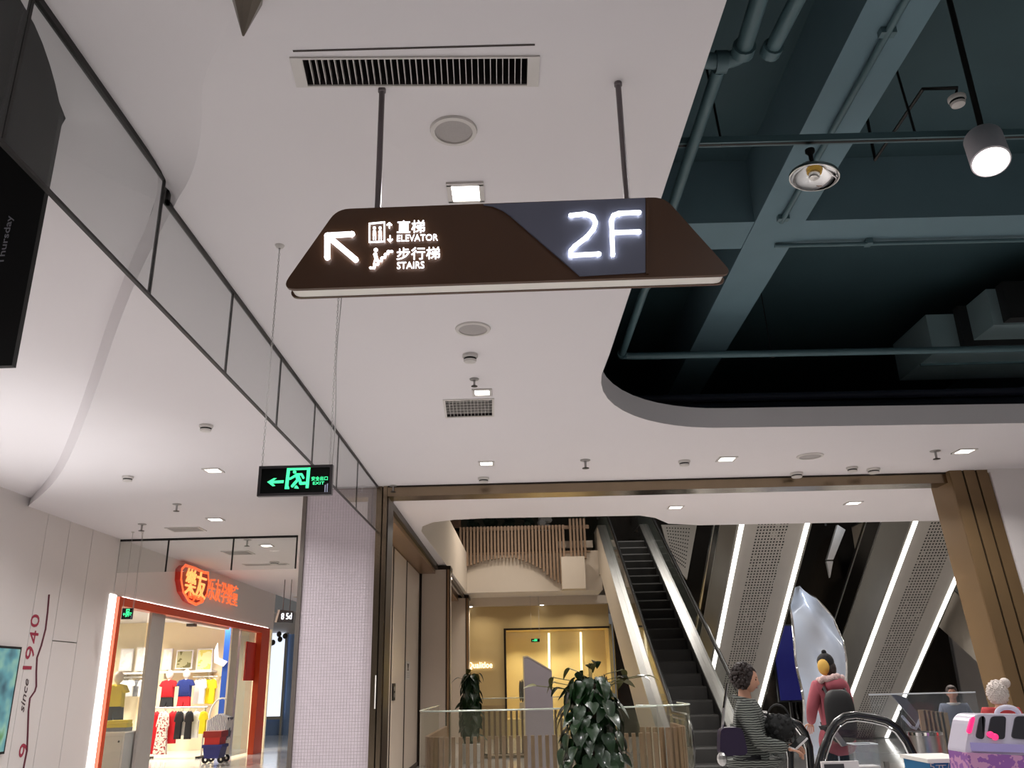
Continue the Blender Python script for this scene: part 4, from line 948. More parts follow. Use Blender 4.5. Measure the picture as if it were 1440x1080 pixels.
def hung_garment(px, py, y, w_, h, m_, label, flare=1.0, sleeve=.35, group=None):
    GN[0] += 1; y = y + (.09 if GN[0] % 2 else -.07); w_ *= .85
    p = on_y(px, py, y); t = thing('garment', label, 'clothes', (p.x, y, p.z), group)
    shirt(t, 'cloth', p.x, y, p.z, w_, h, m_, sleeve, .10, flare)
    part(t, 'hanger', MB().tube([(p.x - w_ * .4, y, p.z - .03), (p.x, y, p.z + .04), (p.x + w_ * .4, y, p.z - .03)], .008, 5).tube([(p.x, y, p.z + .04), (p.x, y, p.z + .09), (p.x + .02, y, p.z + .11)], .006, 5), SILVER)
def rack(x0, x1, py, y, label, floor=True):
    a, b = on_y(x0, py, y), on_y(x1, py, y); t = thing('clothes_rack', label, 'clothes rack', (a.x, y, 0 if floor else a.z))
    part(t, 'rail', MB().tube([(a.x, y, a.z), (b.x, y, a.z)], .02, 8), SILVER, 60)
    for x in (a.x + .05, b.x - .05):
        part(t, 'leg' if floor else 'bracket', MB().tube([(x, y, a.z), (x, y, 0)] if floor else [(x, y, a.z), (x, y + .5, a.z)], .02, 8), SILVER, 60)
    if floor: part(t, 'foot', MB().box((a.x, y - .25, 0), (a.x + .1, y + .25, .04)).box((b.x - .1, y - .25, 0), (b.x, y + .25, .04)), DARK)
rack(212, 292, 996, 21.5, 'chrome floor rack holding red and black clothes in the shop')
FLOR = spot_mat('floral_cloth', (224, 210, 200), (150, 40, 44), 22, .56)
for px, m_, w_, h, fl_, lab in [(219, RED_, .26, .95, 1.5, 'red dress at the left end of the floor rack'), (231, FLOR, .28, .95, 1.6, 'red and white floral dress on the floor rack'), (245, RED_, .26, .72, 1.1, 'red coat between the floral dress and the black tops'), (253, BLK_, .2, .62, 1.1, 'black top beside the red coat on the floor rack'), (260, WHT, .16, .55, 1.1, 'white top between two black tops on the floor rack'), (267, BLK_, .2, .62, 1.1, 'black top in the right half of the floor rack'), (277, WHT, .2, .6, 1.1, 'white top with loose sleeves near the right rack end'), (287, YEL, .2, .5, 1.1, 'yellow top at the right end of the floor rack')]:
    hung_garment(px, 1000, 21.5, w_, h, m_, lab, fl_)
rack(170, 208, 953, 23.8, 'wall rail with white baby clothes behind the shop door post', False)
for px, m_, lab in [(176, WHT, 'white baby top leftmost on the wall rail'), (184, WHT, 'white baby top second on the wall rail'), (193, GRY, 'grey baby top on the wall rail'), (201, WHT, 'white baby top at the right of the wall rail')]: hung_garment(px, 956, 23.8, .24, .42, m_, lab)
rack(272, 306, 952, 23.8, 'wall rail with white and yellow tops right of the mannequins', False)
for px, m_, lab in [(279, WHT, 'white top left on the right wall rail'), (286, WHT, 'white top in the middle of the right wall rail'), (293, YEL, 'yellow top in the middle of the right wall rail'), (300, YEL, 'yellow top rightmost on the right wall rail')]: hung_garment(px, 955, 23.8, .22, .62, m_, lab)
# boxes, cabinet, pram, column
def tote(px0, px1, py0, py1, y, m_, label):
    a, b = on_y(px0, py1, y), on_y(px1, py0, y); z0 = max(a.z, 0)
    t = thing('storage_box', label, 'box', (a.x, y, z0))
    part(t, 'body', MB().add([(a.x + .04, y, z0), (b.x - .04, y, z0), (b.x, y, b.z - .06), (a.x, y, b.z - .06), (a.x + .04, y + .4, z0), (b.x - .04, y + .4, z0), (b.x, y + .4, b.z - .06), (a.x, y + .4, b.z - .06)], [(0, 1, 2, 3), (4, 5, 6, 7), (0, 1, 5, 4), (1, 2, 6, 5), (2, 3, 7, 6), (3, 0, 4, 7)]), m_)
    part(t, 'lid', MB().box((a.x - .02, y - .02, b.z - .06), (b.x + .02, y + .42, b.z)), m_)
    return b.z
bz = tote(284, 311, 1047, 1067, 19.0, mat('box_navy', (28, 36, 110), 0.4), 'navy storage box on the shop floor')
p_ = on_y(285, 1028, 19.0)
a, b = on_y(285, 1046, 19.0), on_y(312, 1028, 19.0)
t = thing('storage_box', 'red storage box stacked on the navy box', 'box', (a.x, 19.0, bz))
part(t, 'body', MB().box((a.x + .03, 19.0, bz), (b.x - .03, 19.4, b.z - .12)), mat('box_red', (176, 26, 26), 0.4)); part(t, 'lid', MB().box((a.x, 18.98, b.z - .12), (b.x, 19.42, b.z)), mat('box_dark_red', (140, 20, 22), 0.4))
ca, cb = on_y(138, 1030, 15.3), on_y(176, 1030, 15.3)
t = thing('cabinet', 'white display cabinet with glass top behind the left shop glass', 'cabinet', (ca.x, 15.3, 0))
part(t, 'body', MB().box((ca.x, 15.3, 0), (cb.x, 16.0, ca.z - .02)), WALLW); part(t, 'worktop', MB().box((ca.x - .02, 15.28, ca.z - .02), (cb.x + .02, 16.02, ca.z)), LIGHTBOX)
dr = part(t, 'door', MB().box((ca.x + .03, 15.285, .05), (cb.x - .03, 15.3, ca.z - .06)), PLASTW); part(dr, 'knob', MB().ball((cb.x - .08, 15.275, ca.z - .15), .018, 8, 6), DARK)
hx_ = on_y(160, 1000, 15.4)
t = thing('folded_clothes', 'yellow folded clothes on the white display cabinet', 'clothes', (hx_.x, 15.6, ca.z))
for k, m_ in enumerate((GRY, YEL, YEL)): part(t, 'folded_layer', MB().cbox((hx_.x + .02 * k, 15.6, ca.z + .03 + .06 * k), (.42 - .04 * k, .3, .055), (0, 0, .1 * k)), m_)
pr = on_y(310, 1000, 20.0)
t = thing('pram', 'grey striped pram with arched white handle near the blue column', 'pram', (pr.x, 20.0, 0))
STR_ = stripe_mat('pram_stripe', (90, 94, 110), (214, 212, 214), 9, 'X')
part(t, 'seat', MB().prism([(pr.x - .2, .5), (pr.x + .2, .45), (pr.x + .24, .92), (pr.x + .02, 1.0), (pr.x - .2, .86)], XZ(20.0), -.2, .2), STR_)
part(t, 'handle', MB().tube([(pr.x + .02 + .26 * math.cos(a), 20.0, .9 + .42 * math.sin(a)) for a in [PI - PI * .6 * i / 10 for i in range(11)]], .02, 6), WHT, 60)
for dx in (-.22, .2):
    for dy in (-.18, .18): part(t, 'wheel', MB().lathe([(.03, -.02), (.075, -.02), (.075, .02), (.03, .02)], (pr.x + dx * .8, 20 + dy, .075), 14, Matrix.Rotation(PI / 2, 3, 'X')), BLK_)
part(t, 'chassis', MB().tube([(pr.x - .22, 20, .12), (pr.x + .2, 20, .5)], .018, 6).tube([(pr.x + .2, 20, .12), (pr.x - .22, 20, .55)], .018, 6), SILVER)
a, b = on_y(306, 1010, 22.3), on_y(323, 860, 22.3)
t = thing('shop_column', 'royal blue column with a white animal cutout inside the shop', 'column', (a.x, 22.3, 0))
part(t, 'shaft', MB().box((a.x, 22.3, 0), (b.x + .1, 22.9, 3.3)), mat('royal_blue', (20, 70, 160), 0.5))
q = on_y(313, 920, 22.25); part(t, 'cutout', MB().prism([(q.x - .16, q.z + .28), (q.x - .1, q.z - .08), (q.x + .14, q.z - .18), (q.x + .04, q.z - .3), (q.x - .2, q.z - .2), (q.x - .22, q.z + .1)], XZ(22.28), -.02, 0), WALLW)
part(t, 'edge_trim', MB().box((b.x + .1, 22.28, 0), (b.x + .16, 22.9, 3.3)), WALLW)
q = on_y(270, 874, 18.0); t = thing('projector_box', 'dark box hanging from the shop ceiling', 'projector', (q.x, 18.0, 3.3))
part(t, 'body', MB().cbox((q.x, 18.0, q.z), (.16, .16, .2)), mat('projector_grey', (80, 74, 70), 0.5)); part(t, 'mount', MB().tube([(q.x, 18, q.z + .1), (q.x, 18, 3.3)], .02, 6), DARK)
ea, eb = on_y(170, 871, 13.3), on_y(187, 855, 13.3)
exit_sign('exit_sign', 'small black exit sign with green symbol hanging before the orange shop door', ea.x, eb.x, ea.z, eb.z, 13.3)
# media screen on the panelled wall
q0, q1 = on_x(30, 910, -6.62), on_x(13, 1059, -6.62)
t = thing('wall_screen', 'wall screen with a blurred teal picture on the panelled wall', 'screen', (-6.65, q0.y - .6, q1.z))
bz_ = part(t, 'bezel', MB().box((-6.65, q0.y - 1.2, q1.z), (-6.61, q0.y, q0.z)), BLACK)
scr = bpy.data.materials.new('teal_picture'); scr.use_nodes = True; nt = scr.node_tree; bb = nt.nodes['Principled BSDF']
tc = nt.nodes.new('ShaderNodeTexCoord'); nz = nt.nodes.new('ShaderNodeTexNoise'); nz.inputs['Scale'].default_value = 3.2; rp = nt.nodes.new('ShaderNodeValToRGB')
for k, (pos, cl) in enumerate([(0.3, (40, 74, 92)), (0.5, (98, 160, 168)), (0.62, (150, 196, 176)), (0.75, (86, 140, 70))]):
    e = rp.color_ramp.elements[k] if k < 2 else rp.color_ramp.elements.new(pos); e.position = pos; e.color = lin(cl) + (1,)
nt.links.new(tc.outputs['Object'], nz.inputs['Vector']); nt.links.new(nz.outputs['Fac'], rp.inputs[0]); nt.links.new(rp.outputs[0], bb.inputs['Emission Color']); bb.inputs['Emission Strength'].default_value = .8; bb.inputs['Base Color'].default_value = (.02, .02, .02, 1)
part(bz_, 'picture', MB().box((-6.612, q0.y - 1.17, q1.z + .03), (-6.608, q0.y - .03, q0.z - .03)), scr)

# blue shop at the end of the left aisle
BLU = mat('pale_blue_wall', (150, 176, 214), 0.4, vary=0.05)
struct('wall_aisle_end', MB().box((-13, 31.0, 0), (-2.3, 31.2, 3.3)), BLU)
struct('trim_12', MB().box((-13, 30.9, 3.3), (-2.3, 31.2, 4.05)), WALLW)
struct('ceiling.006', MB().add([(-6.4, 24.0, 3.89), (-3, 22.3, 3.89), (-3, 27.5, 3.89)], [(0, 1, 2)]), mat('tan_ceiling_panel', (196, 160, 120), 0.7))
a, b = on_y(378, 985, 30.8), on_y(402, 890, 30.8)
t = thing('lit_shopfront', 'bright white lit shop front at the end of the left aisle', 'shop front', (a.x, 30.8, 0))
part(t, 'lit_panel', MB().box((a.x - 1.5, 30.8, .6), (b.x, 30.95, b.z)), mat('lit_panel_cool', (255, 255, 255), 0.5, vary=0, emit=1.1, ecol=(226, 238, 255)))
part(t, 'frame', MB().box((b.x, 30.75, 0), (b.x + .08, 30.95, b.z)).box((a.x - 1.5, 30.75, .5), (b.x, 30.95, .6)), SILVER)
cl = MB()
for k in range(9): cl.ball((b.x - .9 + .12 * k + random.uniform(-.05, .05), 30.5, on_y(390, 900, 30.5).z + random.uniform(-.15, .2)), (.09, .09, .10), 6, 5)
t2 = thing('ceiling_bouquet', 'dark dried bouquet before the bright end shop', 'decoration', (b.x - .4, 30.5, 1.8)); part(t2, 'foliage', cl, mat('dried_brown', (84, 74, 62), 0.9), None, 'stuff')
part(t2, 'hanger', MB().tube([(b.x - .4, 30.5, on_y(390, 900, 30.5).z), (b.x - .4, 30.5, 3.85)], .01, 5), DARK)
a, b = on_y(389, 875, 20), on_y(412, 857, 20)
t = thing('direction_sign', 'small grey hanging sign with two white characters by the tiled pillar', 'sign', (a.x, 20, a.z))
part(t, 'board', MB().prism([(a.x, a.z), (b.x, a.z - .02), (b.x + .02, b.z - .04), (a.x + .06, b.z)], XZ(20), 0, .06), mat('small_sign_grey', (72, 76, 82), 0.4))
part(t, 'edge_panel', MB().prism([(a.x - .05, a.z), (a.x, a.z), (a.x + .06, b.z), (a.x + .01, b.z)], XZ(20), 0, .06), LIGHTBOX)
part(t, 'lettering', text_mb('8 5d', lambda u, v, d: ((a.x + b.x) / 2 + .04 + u, 19.995 - d, (a.z + b.z) / 2 - .01 + v), width=.24, height=.14, depth=.004), LETTER)
for x in (a.x + .12, b.x - .08): part(t, 'rod', MB().tube([(x, 20.03, b.z - .04), (x, 20.03, CEIL)], .008, 6), ROD)

# ------------------------------------------------------------------ potted climbing plants
LEAFM = mat('leaf_green', (20, 46, 19), 0.32, vary=0.35, scale=9, coat=0.25)
LEAFY = mat('leaf_young', (86, 84, 44), 0.45, vary=0.3, scale=9)
def leaf_mesh(L, W, curl):
    out = [(0, 0), (.10, -.06), (.30, .0), (.42, .16), (.40, .36), (.28, .62), (.12, .86), (0, 1.0)]
    mb = MB(); vs = []; n = len(out)
    def bendp(x, y): return (x * W, y * L, -curl * L * y * y + abs(x) * .25 * W - .004)
    mid_ = [bendp(0, max(0, o[1])) for o in out]; rt = [bendp(*o) for o in out]; lf = [bendp(-o[0], o[1]) for o in out]
    mb.add(mid_ + rt + lf, [])
    for i in range(n - 1):
        if i < n - 2: mb.f += [(i, i + 1, n + i + 1, n + i), (i, 2 * n + i, 2 * n + i + 1, i + 1)]
        else: mb.f += [(i, i + 1, n + i), (i, 2 * n + i, i + 1)]
    mb.tube([(0, -.35 * L, -.03), (0, -.1 * L, .005), (0, 0, 0)], .004, 4)
    me = mb.mesh('leaf', recalc=False); me.polygons.foreach_set('use_smooth', [True] * len(me.polygons)); return me
LEAVES = [leaf_mesh(1.0, .9, c) for c in (.15, .35, .6)]
for me in LEAVES: me.materials.append(LEAFM)
LEAVES_Y = [leaf_mesh(1.0, .7, c) for c in (.2, .5)]
for me in LEAVES_Y: me.materials.append(LEAFY)
def climber(label, x, y, top, rad, n, ls, seed, sprays=0, zlo=.3):
    rng = random.Random(seed); t = thing('potted_plant', label, 'potted plant', (x, y, 0))
    part(t, 'pot', MB().lathe([(0, .0), (.17, 0), (.22, .32), (.235, .34), (.22, .36), (.2, .32), (0, .31)], (x, y, 0), 20), mat('pot_white_glaze', (200, 196, 190), 0.3), 40)
    part(t, 'moss_pole', MB().tube([(x, y, .3), (x + .02, y, top - .25)], .05, 8), mat('moss_brown', (52, 40, 26), 0.95, bump=.4))
    for i in range(n):
        f = i / n; z = zlo + (top - .18 - zlo) * (f ** .85); a = i * 2.399 + rng.uniform(-.4, .4)
        rr = rad * (1.0 - .70 * max(0, (z - zlo) / (top - zlo)) ** 2.4) * rng.uniform(.45, 1.05)
        o = link('leaf', LEAVES[i % 3], None, t); L = ls * rng.uniform(.75, 1.2)
        o.location = (math.cos(a) * rr * .55, math.sin(a) * rr * .55, z)
        o.rotation_euler = Euler((math.radians(rng.uniform(-75, -25)), math.radians(rng.uniform(-20, 20)), a - PI / 2), 'XYZ'); o.scale = (L, L, L)
    for i in range(sprays):
        a = PI * (i + .3) / sprays + rng.uniform(-.2, .2); r1 = rad * rng.uniform(.5, 1.0); z1 = top - rng.uniform(0, .16) - .14 * abs(math.cos(a))
        tip = (x + math.cos(a) * r1, y - abs(math.sin(a)) * .1, z1)
        part(t, 'stem', MB().tube([(x, y, top - .45), (x + math.cos(a) * r1 * .5, y, z1 - .04), tip], .005, 5), LEAFY)
        o = link('leaf', LEAVES_Y[i % 2] if i % 3 else LEAVES[1], None, t); o.location = Vector(tip) - t.location
        o.rotation_euler = Euler((math.radians(rng.uniform(-50, 5)), rng.uniform(-.4, .4), (a - PI / 2) + rng.uniform(-.5, .5)), 'XYZ'); o.scale = (ls * .75,) * 3
    return t
pp = on_y(828, 930, 9.7)
climber('big dark green climbing pot plant in front of the curved glass railing', pp.x, 9.7, pp.z + .02, .66, 240, .19, 3, 15, .35)
p2_ = on_y(662, 935, 18.6)
climber('smaller dark pot plant at the far end of the glass railing', p2_.x, 18.6, p2_.z, .34, 110, .24, 5, 4, .5)

# ------------------------------------------------------------------ people
def skin_mesh(joints, edges, sub=2):
    """continuous surface grown around a skeleton: joints name -> (x, y, z, radius[, radius2])"""
    names = list(joints); idx = {k: i for i, k in enumerate(names)}
    me = bpy.data.meshes.new('skeleton'); me.from_pydata([joints[k][:3] for k in names], [(idx[a], idx[b]) for a, b in edges], [])
    o = bpy.data.objects.new('skeleton', me); COL.objects.link(o)
    md = o.modifiers.new('skin', 'SKIN'); md.use_smooth_shade = True
    for i, k in enumerate(names):
        d = me.skin_vertices[0].data[i]; j = joints[k]; d.radius = (j[3], j[4] if len(j) > 4 else j[3]); d.use_root = (i == 0)
    sb = o.modifiers.new('sub', 'SUBSURF'); sb.levels = sub; sb.render_levels = sub
    dg = bpy.context.evaluated_depsgraph_get(); ev = bpy.data.meshes.new_from_object(o.evaluated_get(dg))
    mb = MB(); mb.v = [v.co.copy() for v in ev.vertices]; mb.f = [tuple(p.vertices) for p in ev.polygons]
    bpy.data.objects.remove(o); bpy.data.meshes.remove(me); bpy.data.meshes.remove(ev)
    return mb
def head_mb(c, s, R):
    """skull, jaw, nose, brow, lips and ears in one surface; the face looks along +y"""
    def shape(d):
        k = 1.0
        if d.z < 0: k *= 1 - .16 * (-d.z) * (1 - max(0, d.y)) - .05 * -d.z
        if d.y > .2:
            k += .20 * math.exp(-((d.x / .13) ** 2 + ((d.z + .12) / .16) ** 2)) * d.y            # nose
            k -= .06 * math.exp(-(((abs(d.x) - .36) / .16) ** 2 + ((d.z - .10) / .12) ** 2))     # eye sockets
            k += .035 * math.exp(-((d.x / .26) ** 2 + ((d.z + .48) / .07) ** 2))                 # lips
            k += .05 * math.exp(-((d.x / .25) ** 2 + ((d.z + .82) / .16) ** 2))                  # chin
        return k
    mb = MB().ball(c, (.074 * s, .094 * s, .115 * s), 28, 22, R, shape)
    for sx in (-1, 1):
        mb.ball(Vector(c) + R @ Vector((sx * .075 * s, -.006 * s, -.005 * s)), (.012 * s, .022 * s, .032 * s), 8, 6, R)
    return mb
def hand_joints(J, E, pre, wrist, direction, up, s, curl=.5, sgn=1):
    """palm with four unequal fingers and a thumb leaving the side of the palm"""
    d = Vector(direction).normalized(); u = Vector(up).normalized(); side = d.cross(u).normalized() * sgn; w0 = Vector(wrist)
    palm = w0 + d * .045 * s; chains = []
    for i, (off, L) in enumerate([(-.030, .072), (-.010, .080), (.011, .075), (.030, .058)]):
        b = w0 + d * .085 * s + side * off * s; p1 = b + (d * math.cos(curl * .5) - u * math.sin(curl * .5)) * L * .5 * s; p3 = p1 + (d * math.cos(curl * 1.6) - u * math.sin(curl * 1.6)) * L * .5 * s
        chains.append([palm + side * off * .6 * s, b, p1, p3])
    tb = w0 + d * .03 * s - side * .028 * s; t1 = tb + (d * .6 - side * .7).normalized() * .04 * s; t2 = t1 + (d * .9 - side * .2 - u * .3).normalized() * .032 * s
    chains.append([palm, tb, t1, t2])
    return palm, chains
def person(label, x, y, h, yaw, pose, skin, hair_fn, garments, base_z=0.0):
    s = h / 1.7; t = thing('person', label, 'person', (x, y, base_z)); Rz = Matrix.Rotation(yaw, 3, 'Z')
    W = lambda p: Rz @ (Vector(p) * s) + Vector((x, y, base_z))
    def J(k, r, r2=None): return tuple(W(pose[k])) + ((r * s, (r2 or r) * s))
    core = {k: J(k, *r) for k, r in {'pelvis': (.09, .085), 'waist': (.115, .088), 'chest': (.135, .10), 'neckbase': (.062, .06), 'neck': (.05, .052), 'skull': (.06, .06),
            'shl': (.062,), 'ell': (.043,), 'wrl': (.028,), 'shr': (.062,), 'elr': (.043,), 'wrr': (.028,), 'hipl': (.075,), 'knl': (.06,), 'anl': (.04,), 'tol': (.035,), 'hipr': (.075,), 'knr': (.06,), 'anr': (.04,), 'tor': (.035,)}.items()}
    edges = [('pelvis', 'waist'), ('waist', 'chest'), ('chest', 'neckbase'), ('neckbase', 'neck'), ('neck', 'skull'), ('chest', 'shl'), ('shl', 'ell'), ('ell', 'wrl'), ('chest', 'shr'), ('shr', 'elr'), ('elr', 'wrr'),
             ('pelvis', 'hipl'), ('hipl', 'knl'), ('knl', 'anl'), ('anl', 'tol'), ('pelvis', 'hipr'), ('hipr', 'knr'), ('knr', 'anr'), ('anr', 'tor')]
    body = skin_mesh(core, edges, 1)
    Rh = Rz @ Euler(pose.get('head_rot', (0, 0, 0))).to_matrix(); hc = W(pose['head'])
    body.merge(head_mb(hc, s, Rh))
    for side, el, wr in ((1, 'ell', 'wrl'), (-1, 'elr', 'wrr')):
        d = W(pose[wr]) - W(pose[el]); palm, chains = hand_joints(None, None, '', W(pose[wr]), d, Rz @ Vector(pose.get('palm_up', (0, 0, 1))), s, pose.get('curl', .6), side)
        JJ = {'w': tuple(W(pose[wr])) + (.028 * s, .02 * s), 'p': tuple(palm) + (.038 * s, .016 * s)}
        body.merge(skin_mesh(JJ, [('w', 'p')], 1))
        for c in chains:
            jj = {str(i): tuple(p) + ((.0095 - .001 * i) * s,) for i, p in enumerate(c)}; body.merge(skin_mesh(jj, [(str(i), str(i + 1)) for i in range(len(c) - 1)], 1))
    bd = part(t, 'body', body, skin, 60)
    for sx in (-1, 1):
        e = hc + Rh @ Vector((sx * .029 * s, .074 * s, .012 * s)); part(bd, 'eye', MB().ball(e, .0105 * s, 10, 8, Rh), mat('eye_dark', (40, 30, 26), 0.2))
    part(bd, 'mouth', MB().ball(hc + Rh @ Vector((0, .086 * s, -.052 * s)), (.022 * s, .006 * s, .007 * s), 10, 6, Rh), mat('lip_rose', (150, 84, 78), 0.5))
    part(bd, 'eyebrow', MB().ball(hc + Rh @ Vector((-.029 * s, .083 * s, .034 * s)), (.019 * s, .004 * s, .004 * s), 8, 5, Rh).ball(hc + Rh @ Vector((.029 * s, .083 * s, .034 * s)), (.019 * s, .004 * s, .004 * s), 8, 5, Rh), mat('brow_dark', (36, 28, 24), 0.8))
    for name, mb, m_ in hair_fn(hc, s, Rh): part(t, name, mb, m_, 70)
    for name, keys, eds, grow, m_ in garments:
        G = {k: J(k, *[q for q in grow[k]]) for k in keys}; part(t, name, skin_mesh(G, eds, 2), m_, 70)
    return t, W, Rz, s
STAND = dict(pelvis=(0, 0, .93), waist=(0, 0, 1.08), chest=(0, .0, 1.27), neckbase=(0, -.01, 1.42), neck=(0, .0, 1.47), skull=(0, .01, 1.55), head=(0, .02, 1.585),
             shl=(-.17, 0, 1.37), ell=(-.23, -.02, 1.09), wrl=(-.24, .08, .86), shr=(.17, 0, 1.37), elr=(.23, -.02, 1.09), wrr=(.24, .08, .86),
             hipl=(-.09, 0, .90), knl=(-.10, .02, .50), anl=(-.10, -.02, .09), tol=(-.11, .12, .04), hipr=(.09, 0, .90), knr=(.10, .02, .50), anr=(.10, -.02, .09), tor=(.11, .12, .04))
COATK = ['waist', 'chest', 'neckbase', 'mid', 'hem', 'shl', 'ell', 'wrl', 'shr', 'elr', 'wrr']
COATE = [('hem', 'mid'), ('mid', 'waist'), ('waist', 'chest'), ('chest', 'neckbase'), ('chest', 'shl'), ('shl', 'ell'), ('ell', 'wrl'), ('chest', 'shr'), ('shr', 'elr'), ('elr', 'wrr')]
def coat_grow(k=1.0): return {'hem': (.24 * k, .19 * k), 'mid': (.225 * k, .18 * k), 'waist': (.16 * k, .125 * k), 'chest': (.175 * k, .135 * k), 'neckbase': (.08, .075), 'shl': (.088 * k,), 'ell': (.068 * k,), 'wrl': (.05 * k,), 'shr': (.088 * k,), 'elr': (.068 * k,), 'wrr': (.05 * k,)}
TRK = ['pelvis', 'hipl', 'knl', 'anl', 'hipr', 'knr', 'anr']
TRE = [('pelvis', 'hipl'), ('hipl', 'knl'), ('knl', 'anl'), ('pelvis', 'hipr'), ('hipr', 'knr'), ('knr', 'anr')]
TRG = {'pelvis': (.10, .095), 'hipl': (.085,), 'knl': (.078,), 'anl': (.062,), 'hipr': (.085,), 'knr': (.078,), 'anr': (.062,)}
SHK = ['anl', 'tol']
SKIN = mat('skin_warm', (196, 146, 120), 0.55, vary=0.05); HAIRB = mat('hair_dark', (36, 22, 18), 0.5, vary=0.3, scale=60, bump=.5, bscale=80)
DKCL = mat('dark_trousers', (22, 21, 24), 0.85, vary=0.1); SHOE = mat('shoe_black', (18, 18, 18), 0.4)
def shoes(): return [('shoe', ['anl', 'tol'], [('anl', 'tol')], {'anl': (.055,), 'tol': (.045,)}, SHOE), ('shoe', ['anr', 'tor'], [('anr', 'tor')], {'anr': (.055,), 'tor': (.045,)}, SHOE)]
def mk(p, **k):
    q = dict(STAND); q.update(k); q['mid'] = tuple((a + b) / 2 for a, b in zip(q['waist'], q['hem'])); return q

# striped jacket, curly hair, in profile toward the right, hands forward
wp = on_y(1046, 938, 7.3)
pose = mk(None, hem=(0, 0, .84), shl=(-.17, .02, 1.36), ell=(-.20, .10, 1.10), wrl=(-.08, .32, 1.06), shr=(.17, .02, 1.36), elr=(.20, .10, 1.10), wrr=(.09, .32, 1.04), head=(0, .035, 1.585), head_rot=(math.radians(-8), 0, 0), curl=1.0)
def curly(hc, s, R):
    rng = random.Random(4); mb = MB().ball(hc + R @ Vector((0, -.022 * s, .022 * s)), (.093 * s, .098 * s, .115 * s), 18, 14, R)
    for i in range(190):
        a = rng.uniform(0, 2 * PI); z = rng.uniform(-.75, 1.0); r = math.sqrt(max(0, 1 - z * z)); d = Vector((r * math.cos(a), r * math.sin(a) - .1, z))
        if d.y > .45 and d.z < .45: continue
        mb.ball(hc + R @ Vector((d.x * .098 * s, d.y * .105 * s - .02 * s, d.z * .118 * s + .02 * s)), rng.uniform(.011, .02) * s, 6, 4)
    return [('hair', mb, HAIRB)]
JACK = stripe_mat('striped_jacket_cloth', (38, 40, 38), (128, 131, 124), 18, 'Z')
wh = (wp.z + .005) / 1.0
W_, Wf, WR, Ws = person('person in grey striped jacket with dark curly hair beside the step escalator', wp.x - .02, 7.3, wh * 1.0, -PI / 2 - .40, pose, SKIN, curly,
    [('jacket', COATK, COATE, coat_grow(1.05), JACK), ('trousers', TRK, TRE, TRG, DKCL)] + shoes())
part(W_, 'collar', MB().tube([Wf((.085 * math.cos(a), -.01 + .08 * math.sin(a), 1.435 - .02 * math.sin(a))) for a in [2 * PI * i / 14 for i in range(14)]], .018 * Ws, 6, closed=True), JACK, 60)
hb = Wf((0, .40, 1.10)); t = thing('phone', 'pale phone held by the person in the striped jacket', 'phone', hb)
part(t, 'case', MB().cbox(hb + Vector((0, 0, -.02)), (.075, .15, .012), (math.radians(35), .2, -1.2)), mat('phone_white', (226, 222, 222), 0.3)); part(t, 'glass', MB().cbox(hb + Vector((0, 0, -.008)), (.066, .135, .003), (math.radians(35), .2, -1.2)), BLACK)
mf = Wf((-.04, .26, 1.20)); t = thing('handbag', 'dark fluffy pouch carried on the arm of the striped jacket', 'bag', mf)
b = MB().ball(mf, (.11, .10, .10), 14, 10); rng = random.Random(2)
for i in range(50):
    a, z = rng.uniform(0, 2 * PI), rng.uniform(-.9, .9); r = math.sqrt(1 - z * z); b.ball(mf + Vector((.105 * r * math.cos(a), .095 * r * math.sin(a), .095 * z)), .022, 5, 4)
part(t, 'pouch', b, mat('dark_fluff', (36, 36, 36), 0.95, vary=.2), 60); part(t, 'strap', MB().tube([mf + Vector((.09 * math.cos(a), 0, .05 + .12 * math.sin(a))) for a in [PI * i / 10 for i in range(11)]], .008, 5), BLACK)
bg = on_y(1028, 1042, 7.1); t = thing('handbag', 'dark purple shoulder bag with silver chain at the hip of the striped jacket', 'bag', bg)
part(t, 'pouch', MB().prism(rounded([(bg.x - .11, bg.z - .10), (bg.x - .085, bg.z + .10), (bg.x + .085, bg.z + .10), (bg.x + .11, bg.z - .10)], [.05] * 4), XZ(bg.y - .06), 0, .11), mat('purple_leather', (40, 28, 54), 0.35, vary=.1))
part(t, 'chain', MB().tube([(bg.x - .06, bg.y, bg.z + .09), (bg.x - .03, bg.y, bg.z + .24), (bg.x + .02, bg.y + .02, bg.z + .42)], .012, 6), CHROME)
part(t, 'charm', MB().ball((bg.x - .10, bg.y - .08, bg.z - .12), (.04, .03, .05), 8, 6), SILVER)

# pink coat seen from behind, furry hood, black and yellow hat
pk = on_y(1161, 925, 10.3)
pose = mk(None, hem=(0, 0, .62), ell=(-.24, .04, 1.12), wrl=(-.16, .22, .98), elr=(.24, .04, 1.12), wrr=(.16, .22, .98))
def beanie(hc, s, R):
    mb = MB().ball(hc + R @ Vector((0, -.005 * s, .045 * s)), (.09 * s, .105 * s, .10 * s), 18, 12, R)
    yl = MB().ball(hc + R @ Vector((-.05 * s, -.03 * s, -.005 * s)), (.055 * s, .085 * s, .095 * s), 14, 10, R)
    pom = MB().ball(hc + R @ Vector((0, 0, .15 * s)), .03 * s, 10, 8)
    return [('hat', mb, mat('hat_black', (20, 18, 20), 0.9)), ('hat_flap', yl, mat('hat_mustard', (206, 164, 78), 0.85)), ('bobble', pom, mat('hat_black', (20, 18, 20), 0.9)), ('hair', MB().ball(hc + R @ Vector((.02 * s, -.05 * s, -.03 * s)), (.07 * s, .06 * s, .1 * s), 12, 10, R), HAIRB)]
PINK = mat('pink_coat_cloth', (160, 80, 90), 0.85, vary=.12, scale=10)
